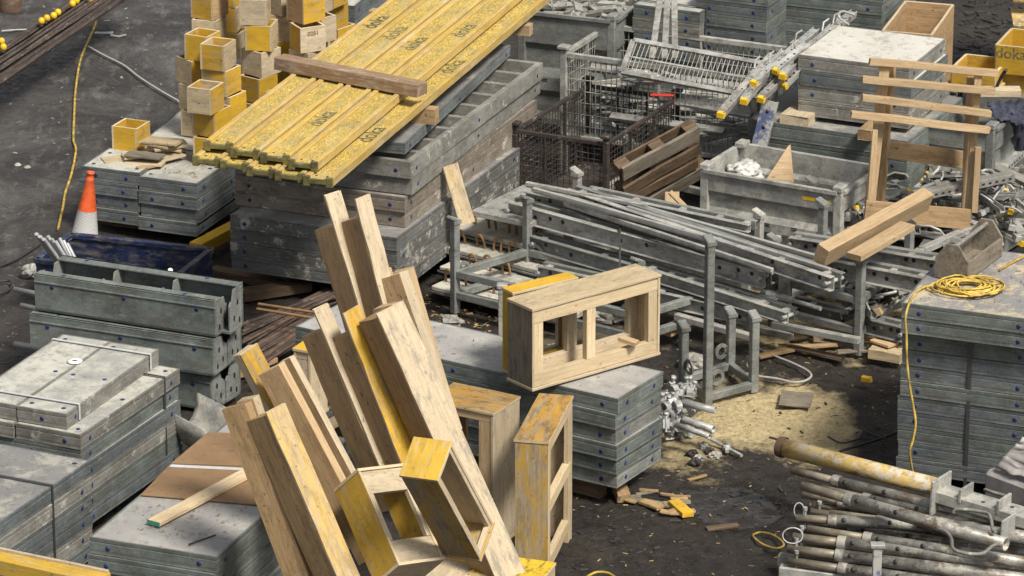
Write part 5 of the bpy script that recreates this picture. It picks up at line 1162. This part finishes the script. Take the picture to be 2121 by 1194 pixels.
# left group
leaner((498, 736), (590, 905), -7.3, -7.35, 42, 12, 'short yellow sided plywood beam at the top of the left group', 'yel', 'palew', 32, 0, .4)
leaner((578, 757), (712, 1010), -7.5, -7.7, 14, 48, 'leaning timber with a pale narrow edge in the left group', 'pine', 'brown', 62, 0, .5, kind='solid')
leaner((600, 741), (722, 970), -7.3, -7.5, 12, 26, 'dark timber with a thin light edge right in the left group', 'palew', 'dkb', 60, 0, .4, kind='solid')
leaner((525, 826), (560, 930), -7.8, -7.85, 14, 36, 'short timber standing behind the left two brown ones', 'pale', 'brown', 60, 0, .5, kind='solid')
leaner((508, 838), (640, 1194), -8.0, -8.2, 14, 50, 'leftmost brown knotted timber leaning over the brown hardboard', 'brown', 'brownk', 60, 0, .5, kind='solid')
leaner((552, 856), (702, 1200), -8.15, -8.4, 44, 44, 'brown timber with a worn yellowish cover in front on the left', 'yelw', 'brownk', 38, 6, .4)
# ------------------------------------------------------------------ box frames (block-outs)
def bframe(M4, L, D, H, label, mats=('yel', 'yel', 'pale', 'pale'), rails=('palew', 'pine'), mid=(), rw=.07, rt=.035, group='plywood box frames', back=True, t_=.02, tops=None, stile=None):
    """x along L, z along H, open through y (depth D): four outer boards and timber rails behind both open faces"""
    t = thing('box_frame', label, 'box frame', group, M4); X, Y, Z = Vector((1, 0, 0)), Vector((0, 1, 0)), Vector((0, 0, 1)); sw = stile or rw
    def pc(nm, o, ax, wax, Lb, Wb, Tb, mat, edge='edgew'):
        me = edged(board_mb(Lb, Wb, Tb, ch=.0018, jit=.001), nm, mat, edge); link(nm, me, t, mat4(o, ax, wax, ax.cross(wax)))
    pc('left_board', (t_/2, D/2, H/2), Z, Y, H, D, t_, mats[0]); pc('right_board', (L-t_/2, D/2, H/2), Z, Y, H, D, t_, mats[1])
    pc('top_board', (L/2, D/2, H+t_/2+.001), X, Y, L+.01, D+.012, t_, mats[2]); pc('bottom_board', (L/2, D/2, -t_/2-.001), X, Y, L+.01, D+.012, t_, mats[3])
    ys = [rt/2+.006, D-rt/2-.006] if back else [rt/2+.006]
    for n_, y in enumerate(ys):
        m1 = rails[n_ % len(rails)]
        for z in (rw/2, H-rw/2): pc('rail', (L/2, y, z), X, Z, L-2*t_-.002, rw-.003, rt, m1, m1)
        for x in [t_+sw/2]+[L*f for f in mid]+[L-t_-sw/2]: pc('stile', (x, y, H/2), Z, X, H-2*rw-.002, sw-.003, rt, m1, m1)
    return t
def frame_quad(N, A, B, ztop, H, label, flip=False, **k):
    """N near corner of the top, A along the length, B along the depth"""
    n, u, v, la, lb = quad(N, A, B, ztop)
    if lb < 0: v = -v; lb = -lb
    n = n.copy(); n.z = ztop-H
    return bframe(mat4(n, u, v, Zv), la, lb, H, label, **k)
# frames on the long stack (bottom corners rest on z = .90)
frame_quad((1103, 647), (1368, 574), (1060, 622), 1.50, .585, 'big box frame of fresh timber with two openings on the long stack', mats=('greyw', 'palew', 'pale', 'palew'), rails=('fresh', 'palew'), mid=(.46,), rw=.10, stile=.085, rt=.05)
frame_quad((1062, 612), (1196, 580), (1047, 600), 1.50, .60, 'yellow topped box frame half hidden behind the big one', mats=('yelb', 'yel', 'yelb', 'yel'), rails=('yel', 'palew'), rw=.09, group='plywood box frames')
timber(W(1284, 700, 1.08), W(1320, 712, 1.06), .07, .03, 'pine', 'small yellowish block lying in the right opening of the big box frame')
# tall frame right of the heap
def frame_open(N, A, B, ztop, H, label, **k):
    """like frame_quad but open through the B direction faces seen along A"""
    n, u, v, la, lb = quad(N, A, B, ztop); s_ = 1 if lb > 0 else -1; v = v*s_; lb = abs(lb)
    o = n.copy(); o.z = ztop-H
    # x of the frame runs along u, depth along v
    return bframe(mat4(o, u, v, Zv), la, lb, H, label, **k)
frame_open((1136, 921), (1186, 826), (1067, 914), 1.05, 1.30, 'tall orange topped box frame standing upright right of the leaning heap', mats=('wornb', 'palew', 'orange', 'yel'), rails=('fresh', 'pine'), rw=.09, stile=.09)
n_, u_, v_, la_, lb_ = quad((1136, 921), (1186, 826), (1067, 914), 1.05)
for z in (.55, .12): 
    a = n_+u_*.05; b = n_+u_*(la_-.05); a.z = z-.0; b.z = z
    timber(a+v_*(.03 if lb_ > 0 else -.03), b+v_*(.03 if lb_ > 0 else -.03), .05, .09, 'fresh', 'cross rung at the %s of the tall upright frame opening' % ('middle' if z > .3 else 'foot'), (0, 0, 1), name='cross_rung', cat='rung')
# frame behind the broad leaning beam, open towards the left front
frame_open((1021, 862), (885, 833), (1054, 822), 1.02, 1.0, 'muddy orange topped box frame behind the broad leaning beam', mats=('palew', 'palew', 'orange', 'yel'), rails=('pine', 'pine'), rw=.06, stile=.10)
frame_open((643, 733), (608, 727), (668, 708), 1.30, .5, 'small yellow topped box frame standing behind the left leaning timbers', mats=('palew', 'palew', 'yelb', 'yel'), rails=('palew', 'pine'), rw=.06)
def frame_ridge(top, bot, Yt, Yb, wr, wl, alpha, label, **k):
    """leaning frame: ridge between the solid left board and the open right face"""
    A, B_ = WY(*top, Yt), WY(*bot, Yb); a, er, el, al = basis(A, B_, alpha); kk = pxm((A+B_)/2)
    Lr = wr/kk/math.cos(al); Dl = wl/kk/math.sin(al); H = (A-B_).length
    return bframe(mat4(B_, er, el, a) if er.cross(el).dot(a) > 0 else mat4(B_, er, el, a), Lr, Dl, H, label, **k)
frame_ridge((743, 977), (824, 1166), -8.05, -8.45, 92, 62, 44, 'yellow sided box frame lying askew at the front of the heap', mats=('ybig', 'ybig', 'orangep2', 'palew'), rails=('palew',), rw=.16, stile=.03, back=False)
frame_ridge((907, 998), (994, 1160), -8.75, -8.25, 62, 62, 48, 'bright yellow topped box frame leaning in front of the broad beam', mats=('wornb', 'palew', 'ybig', 'yel'), rails=('palew', 'palew'), rw=.03, stile=.03)
# yellow ends at the bottom edge
frame_open((1118, 1212), (1150, 1172), (1006, 1154), .62, .5, 'yellow topped box end with black scuffs at the bottom of the heap', mats=('yel', 'palew', 'scuff', 'yel'), rails=('pine',), rw=.05)
frame_open((905, 1236), (985, 1170), (835, 1215), .55, .4, 'bright yellow board face cut by the bottom edge', mats=('yel', 'yel', 'ybig', 'yel'), rails=('pine',), rw=.05)
frame_open((962, 1232), (1010, 1180), (868, 1204), .60, .6, 'open box frame with dark inside cut by the bottom edge', mats=('yel', 'yel', 'palew', 'yel'), rails=('palew',), rw=.05)
# things on the near stack
P = [onstack(S3, a, b, .002) for a, b in ((.8, .0), (2.0, .0), (2.0, .9), (.8, .9))]
def sheet(pts, z, th, mat, label, name='hardboard_sheet', cat='sheet', grp=None):
    Q = [W(x, y, z) for x, y in pts]; c = sum(Q, Vector())/len(Q); m = MB(); k = len(Q)
    # subdivided flat sheet with curled edges
    m.add([q-c for q in Q]+[q-c+Zv*th for q in Q], [tuple(range(k))[::-1], tuple(range(k, 2*k))]+[(i, (i+1) % k, k+(i+1) % k, k+i) for i in range(k)])
    return tag(put(name, m, mat, None, Matrix.Translation(c)), label, cat, grp)
sheet([(291, 1027), (548, 1048), (600, 972), (352, 964)], .962, .006, 'mdf', 'brown hardboard sheet lying nearest on the greenish stack', grp='brown hardboard sheets')
sheet([(354, 962), (602, 970), (660, 905), (431, 897)], .962, .006, 'mdf', 'brown hardboard sheet lying behind the nearer one', grp='brown hardboard sheets')
sheet([(351, 968), (560, 978), (562, 973), (355, 963)], .970, .003, 'strapl', 'pale strip of tape along the joint of the two hardboard sheets', 'tape_strip', 'tape')
t = timber(W(318, 1084, .985), W(560, 955, .985), .105, .03, 'fresh', 'fresh pale board with a green end lying across the hardboard')
m = MB(); m.box((-.5*(W(318, 1084, .985)-W(560, 955, .985)).length-.0015, 0, 0), (.004, .106, .031), None, .001); put('green_end', m, 'green', t)
m = MB(); a = W(391, 1128, .972); b = W(446, 1109, .972); m.tube([a, b], .006, 6); tag(put('steel_rod', m, 'drust', None, loc(m, a)), 'short dark rusty rod lying on the greenish stack', 'rod')
timber(W(640, 905, .99), W(705, 868, .99), .10, .03, 'fresh', 'pale board end seen between the leaning timbers')
timber(W(560, 742, .05), W(505, 765, .05), .16, .04, 'brown', 'brown board lying on the ground behind the left leaning timbers')
# washer on the askew panels
p = W(155, 749, .972)
m = MB(); m.lathe([(.055, .0), (.055, .008), (.03, .012), (.024, .012), (.022, .004), (.0, .004)], 24); t = tag(put('anchor_washer', m, 'white', None, Matrix.Translation(p)), 'round white washer with a dark hole lying on the askew panels', 'washer')
m = MB(); m.lathe([(0, .0065), (.020, .0065), (.020, .004)], 16); put('hole', m, 'black', t)
# yellow beam cut by the lower left corner
timber(W(-60, 1150, 1.3), W(215, 1212, 1.3), .16, .10, 'ybig', 'yellow painted timber cut by the lower left corner', (0, 0, 1))
timber(W(-60, 1140, 1.31), W(225, 1200, 1.31), .02, .12, 'palew', 'light edge strip along the yellow timber in the lower left corner', (0, 0, 1))
# ------------------------------------------------------------------ rebar and rough timber between the stacks
random.seed(11)
for i in range(26):
    f = i/25; a = W(520-20*f+random.uniform(-8, 8), 770-95*f+random.uniform(-6, 6), .04+.05*random.random()); b = W(690+random.uniform(-20, 20), 660-65*f+random.uniform(-6, 6), .05+.05*random.random())
    m = MB(); m.tube([a, b], random.choice((.012, .018, .022)), 6); tag(put('steel_bar', m, 'rebar' if i % 3 else 'rust', None, loc(m, a)), 'rusty brown bar lying between the tall and the long stack', 'steel bar', 'rusty bars lying between the stacks')
for k, (a, b) in enumerate((((535, 630), (700, 655)), ((532, 640), (700, 668)))):
    A, B_ = W(*a, .28), W(*b, .26); m = MB(); m.tube([A, B_], .012, 7); tag(put('steel_bar', m, 'hook', None, loc(m, A)), ['upper', 'lower'][k]+' one of the two raised rusty bars beside the tall stack', 'steel bar', 'raised rusty bars')
timber(W(440, 560, .03), W(580, 590, .03), .12, .06, 'dkwood', 'dark bearer lying along the left foot of the tall stack')
timber(W(500, 612, .05), W(640, 590, .05), .14, .08, 'dkwood', 'dark bearer under the near corner of the tall stack')
for k, (s, lab) in enumerate(((S9, 'long stack under the box frames'), (S5a, 'tall stack under the yellow beams'), (S4, 'stack below the yellow boxes'), (S10, 'tall right stack'))):
    zb = s['z']-[6*TH, 4*TH, 4*TH, 9*TH][k]
    if zb < .03: continue
    for f, w in ((.3, 'near'), (.85, 'far')):
        a = onstack(s, s['la']*f, .22); b = onstack(s, s['la']*f, s['lb']-.06); a.z = b.z = zb/2-.01
        timber(a, b, .10, max(.03, zb-.012), 'dkwood', 'dark bearer under the %s end of the %s' % (w, lab), (0, 0, 1), name='bearer', cat='bearer')
# ------------------------------------------------------------------ steel props, lower right
random.seed(3)
def prop(a, m_, b, z, r, label, zi=None, mat='tubem', handle=None, collar=True, pin=True, zb=None, ri=None):
    """inner tube a->m_, outer tube m_->b"""
    A, C, B_ = W(*a, z), W(*m_, z), W(*b, zb if zb is not None else z); d = (B_-C).normalized(); A = C-d*(C-A).length
    t = thing('steel_prop', label, 'steel prop', 'telescopic steel props piled in the lower right corner', Matrix.Translation(C))
    m = MB(); m.pipe(Vector(), B_-C, r, .006, 18); put('outer_tube', m, mat, t)
    m = MB(); m.pipe(A-C, d*.1, ri or r*.72, .005, 16); put('inner_tube', m, 'threadm', t)
    if collar: m = MB(); m.tube([-d*.01, d*.015, d*.05], [r*1.1, r*1.14, r*1.1], 18); put('collar', m, mat, t)
    s = d.cross(Zv).normalized()
    for f in (.10, .42):
        if f < (B_-C).length*.5:
            m = MB(); m.lathe([(0, .003), (.016, .003), (.016, -.004)], 12); nrm = (Zv*.5-s*(.85 if s.y > 0 else -.85)).normalized()
            put('pin_hole', m, 'black', t, mat4(d*f+nrm*r, *(lambda R: (R.col[1], R.col[2], R.col[0]))(axes(nrm, (1, 0, 0)))))
    if pin:
        q = (A-C)+d*.06; m = MB(); m.tube([q+Zv*.07, q-Zv*.07], .010, 8); m.tube([q+Zv*.065, q+Zv*.09], .017, 8); put('pin', m, 'chrome', t)
    return t
prop((1642, 974), (1728, 996), (2080, 1082), .42, .040, 'steel prop lying just below the yellow tube', pin=False)
prop((1664, 1024), (1740, 1040), (2040, 1100), .34, .036, 'steel prop mostly hidden below the crossing one')
prop((1660, 1008), (1756, 1034), (2084, 1128), .50, .047, 'steel prop with a dark inner tube lying crosswise on top of the others', pin=False)
prop((1688, 1046), (1765, 1056), (2000, 1080), .28, .032, 'thin steel prop end low behind the crossing one')
prop((1650, 1072), (1718, 1078), (2060, 1096), .36, .042, 'steel prop with a bolted pin in the middle of the pile')
prop((1674, 1094), (1792, 1114), (2190, 1175), .34, .038, 'steel prop with a long plain inner tube below the middle one', pin=False)
prop((1642, 1114), (1738, 1124), (2200, 1180), .30, .044, 'dark steel prop with a wire clip on its inner tube')
prop((1630, 1140), (1734, 1150), (2200, 1210), .22, .044, 'lowest fully visible steel prop of the pile')
prop((1630, 1166), (1740, 1178), (2200, 1245), .14, .042, 'steel prop at the bottom edge of the picture')
prop((1680, 1060), (1760, 1072), (2150, 1130), .24, .04, 'steel prop deep inside the pile')
prop((1900, 1085), (1960, 1092), (2200, 1125), .40, .05, 'steel prop end at the right edge of the pile', pin=False)
A, B_ = W(1614, 925, .50), W(1950, 1012, .50); d = (B_-A).normalized()
t = thing('yellow_tube', 'thick chipped yellow steel tube lying on top of the props', 'steel tube', None, Matrix.Translation(A))
m = MB(); m.pipe(Vector(), B_-A, .066, .007, 24); put('tube', m, 'ypaint', t); m = MB(); m.tube([d*.0, d*.03, d*.05], [.074, .078, .074], 24, cap=False); put('end_ring', m, 'rust', t)
# head plate and channel
P = W(1948, 1022, .52); x = (W(2130, 1075, .50)-P).normalized(); s = x.cross(Zv).normalized()
if s.y > 0: s = -s
t = thing('prop_head', 'grey steel head plate with a crusted channel at the end of the yellow tube', 'prop head', None, mat4(P, x, s, x.cross(s)))
m = MB(); m.box((0, 0, 0), (.02, .26, .26), None, .004); put('head_plate', m, 'galvc', t)
m = MB(); zz = 1 if x.cross(s).z > 0 else -1
m.box((.5, .0, zz*.03), (1.0, .16, .012)); m.box((.5, .08, 0), (1.0, .012, .08)); m.box((.5, -.08, 0), (1.0, .012, .08)); put('channel', m, 'galvc', t)
for f in (.2, .5): m = MB(); m.box((f, .0, zz*.06), (.02, .18, .10)); put('fork_plate', m, 'galvc', t)
for k, f in enumerate(((.35, .02), (.55, -.03), (.8, .02))): m = MB(); m.lathe([(0, .002), (.014, .002), (.014, -.002)], 10, (f[0], f[1], zz*.038)); put('bolt_hole', m, 'black', t)
P = W(2088, 1098, .46); t = thing('steel_plate', 'square steel end plate closing the crossing prop', 'end plate', None, mat4(P, x, s, x.cross(s))); m = MB(); m.box((0, 0, 0), (.016, .2, .2), None, .004); put('plate', m, 'galvc', t)
for k, pts in enumerate((((1975, 1062), (1985, 1055), (2040, 1062), (2052, 1075), (2056, 1098), (2062, 1102)), ((1945, 1098), (1960, 1103), (1970, 1115), (1978, 1140), (2030, 1148), (2058, 1130), (2075, 1132)), ((2040, 1015), (2055, 1020), (2088, 1030), (2092, 1040)))):
    cable([W(x_, y_, .58-.04*k+(.03 if 0 < j < 4 else 0)) for j, (x_, y_) in enumerate(pts)], .013, 'galvo', ['bent steel handle on top of the crossing prop', 'long bent steel handle lying below the crossing prop', 'small bent handle beside the crusted channel'][k], 'bent_handle')
m = MB(); p = W(1812, 1300, .0); m.box(p+Zv*.29, (.06, .05, .60), None, .004); tag(put('rack_post', m, 'bluep', None, loc(m, p)), 'blue and red stained rack post in front of the props', 'rack post')
m = MB(); m.box(p+Zv*.605, (.10, .07, .03), None, .006); put('post_cap', m, 'galvc', bpy.data.objects['rack_post'], Matrix.Translation(-p)) if False else tag(put('post_cap', m, 'galvc', None, loc(m, p)), 'crusted cap on the blue stained rack post', 'post cap')
for k, (a, b, z) in enumerate((((1612, 1158), (2150, 1222), .10), ((1615, 1182), (2150, 1250), .06))):
    A, B_ = W(*a, z), W(*b, z); m = MB(); m.bar(A, B_, .08, .08, ch=.006); tag(put('rack_rail', m, 'galvc', None, loc(m, A)), ['upper', 'lower'][k]+' grey rail carrying the steel props', 'rail')
for k, (x_, y_) in enumerate(((1655, 1058), (1642, 1110))):
    c = W(x_, y_, .38); cable([c+Vector((.035*math.cos(q)*(1+k), .02*math.sin(q), .05*math.sin(q))) for q in [i*.7 for i in range(10)]], .005, 'chrome', ['small wire clip hanging at the prop ends', 'wire clip around the dark prop'][k], 'wire_clip')
q_ = [W(2062, 966, .55), W(2118, 905, .80), W(2230, 930, .80), W(2180, 1010, .55)]
cloth(q_, 3, 'pinkish grey sheet over the wrapped block at the right edge', 'wrap', amp=.022)
cloth([q_[0], q_[3], W(2180, 1060, .35), W(2066, 1012, .35)], 8, 'folded sheet hanging down the front of the wrapped block at the right edge', 'wrap', amp=.03)
m = MB(); c_ = (q_[0]+q_[2])/2; m.box((0, 0, 0), (.62, .5, .5), axes(q_[3]-q_[0]), .03); tag(put('wrapped_block', m, 'wrap', None, Matrix.Translation(Vector((c_.x+.05, c_.y+.12, .26)))), 'grey block under the pinkish sheet at the right edge', 'block')
# ------------------------------------------------------------------ litter on the mud
random.seed(31)
def chips(n, region, mats, smin, smax, name, label, kind_='stuff'):
    m = MB()
    for i in range(n):
        x_, y_ = random.uniform(region[0], region[2]), random.uniform(region[1], region[3]); p = W(x_, y_, .0); p.z = gz(p.x, p.y)+.004; a = random.uniform(0, 3.14); s_ = random.uniform(smin, smax)
        R = Matrix.Rotation(a, 3, 'Z') @ Matrix.Rotation(random.uniform(-.4, .4), 3, 'X'); m.box(p, (s_*random.uniform(1, 2.6), s_*.6, s_*.22), R, .001)
    o = put(name, m, mats, None); o['kind'] = kind_; o['label'] = label; return o
chips(170, (1370, 640, 1880, 960), 'splint', .006, .02, 'wood_chips', 'pale wood chips scattered over the sawdust and mud')
chips(110, (1200, 900, 1700, 1194), 'gravelm', .006, .022, 'gravel', 'small grey stones scattered over the mud in front')
chips(120, (1380, 640, 1880, 1060), 'dark_lump', .010, .035, 'mud_lumps', 'dark lumps of mud lying on the sawdust')
chips(200, (880, 600, 1100, 700), 'splint', .008, .03, 'wood_chips', 'wood chips on the mud behind the long stack')
chips(160, (0, 380, 110, 1000), 'gravelm', .008, .03, 'gravel', 'small stones on the ground at the left')
chips(90, (0, 0, 420, 330), 'dirtc', .008, .028, 'gravel', 'small pale crumbs on the wet concrete')
chips(220, (1990, 0, 2121, 200), 'dark_lump', .03, .09, 'mud_lumps', 'black lumps of earth in the upper right corner')
for k in range(6):
    c = W(*((1435, 940), (1447, 950), (1470, 935), (1455, 925), (1440, 957), (1482, 944))[k], .03); crumple(c, .045, .04, .03, ('dark_lump', 'dirtc')[k % 2], 'dark stone in the little group beside the couplers', k, 'stone', 'stone', 'stones beside the couplers', 7)
for k, (x_, y_, s_) in enumerate(((935, 666, .07), (1440, 752, .10), (1250, 655, .09), (1290, 655, .08), (1150, 722, .05))):
    crumple(W(x_, y_, .03), s_*1.3, s_, s_*.7, 'stonem', ['pale chunk of concrete behind the long stack', 'flat grey chunk lying by the small rack', 'grey chunk seen through the right opening of the big frame', 'second grey chunk seen through the big frame', 'small chunk seen through the left frame opening'][k], 20+k, 'concrete_chunk', 'chunk', None, 7)
random.seed(77)
for i in range(16):
    x_, y_ = random.uniform(1580, 1860), random.uniform(655, 735); p = W(x_, y_, .03); a = random.uniform(-.6, .8); d = Vector((math.cos(a), math.sin(a), 0)); L = random.uniform(.12, .5)
    timber(p-d*L/2, p+d*L/2, random.uniform(.03, .09), .02, random.choice(('splint', 'brown', 'greyw', 'dkwood')), 'splintered piece of wood on the sawdust under the right hand rack', name='wood_splinter', cat='wood piece', group='wood pieces under the right hand rack', split=True, jit=.006)
for i in range(12):
    x_, y_ = random.uniform(1280, 1420), random.uniform(1015, 1065); p = W(x_, y_, .03); a = random.uniform(-.8, .8); d = Vector((math.cos(a), math.sin(a), 0)); L = random.uniform(.06, .22)
    timber(p-d*L/2, p+d*L/2, random.uniform(.02, .06), .015, random.choice(('splint', 'brown', 'greyw')), 'splinter of wood near the corner of the long stack', name='wood_splinter', cat='wood piece', group='splinters near the corner of the long stack', split=True, jit=.006)
crumple(W(62, 562, .06), .06, .05, .06, 'plastic', 'white and red crumpled litter left of the corner forms', 33, 'litter', 'litter')

def topchips(n, st, a0, a1, b0, b1, dz, mat, smin, smax, label, name='wood_chips'):
    m = MB()
    for i in range(n):
        p = onstack(st, random.uniform(a0, a1)*st['la'], random.uniform(b0, b1)*st['lb'], dz+.002); s_ = random.uniform(smin, smax)
        m.box(p, (s_*random.uniform(1, 3), s_*.5, s_*.15), Matrix.Rotation(random.uniform(0, 3.14), 3, 'Z'), .0005)
    o = put(name, m, mat, None); o['kind'] = 'stuff'; o['label'] = label
topchips(70, S3, .1, .5, .1, .9, 0, 'splint', .006, .016, 'wood crumbs on the greenish stack')
topchips(90, S10t, .05, .95, .02, .6, 0, 'splint', .006, .018, 'wood crumbs round the toolbox on the right stack')
topchips(50, S9, .1, .9, .05, .95, 0, 'gravelm', .005, .012, 'specks of grit on the long stack', 'gravel')
topchips(60, S4, .1, .9, .05, .95, 0, 'splint', .006, .018, 'wood crumbs on the stack below the boxes')

chips(140, (1180, 980, 1720, 1194), 'dark_lump', .010, .035, 'mud_clods', 'dark clods of wet mud in the foreground')
chips(60, (1180, 960, 1700, 1194), 'splint', .006, .022, 'wood_chips', 'few wood splinters pressed into the foreground mud')
cable([W(x, y, .02) for x, y in ((1715, 905), (1745, 918), (1790, 908), (1830, 915))], .007, 'bcable', 'thin dark wire curling from the sawdust towards the right stack')

for k, (a, m_, b, z, r) in enumerate((((1700, 1012), (1790, 1030), (2120, 1105), .38, .028), ((1690, 1085), (1760, 1094), (2150, 1150), .26, .028), ((1670, 1128), (1760, 1138), (2180, 1200), .20, .03), ((1655, 1154), (1750, 1165), (2200, 1228), .15, .028), ((1720, 1060), (1820, 1075), (2150, 1118), .30, .03))):
    prop(a, m_, b, z, r, 'thin steel prop squeezed %s' % ['under the uppermost crossing props', 'between the two middle props of the pile', 'between the lower props of the pile', 'just above the bottom prop', 'deep behind the bolted prop'][k], pin=False)
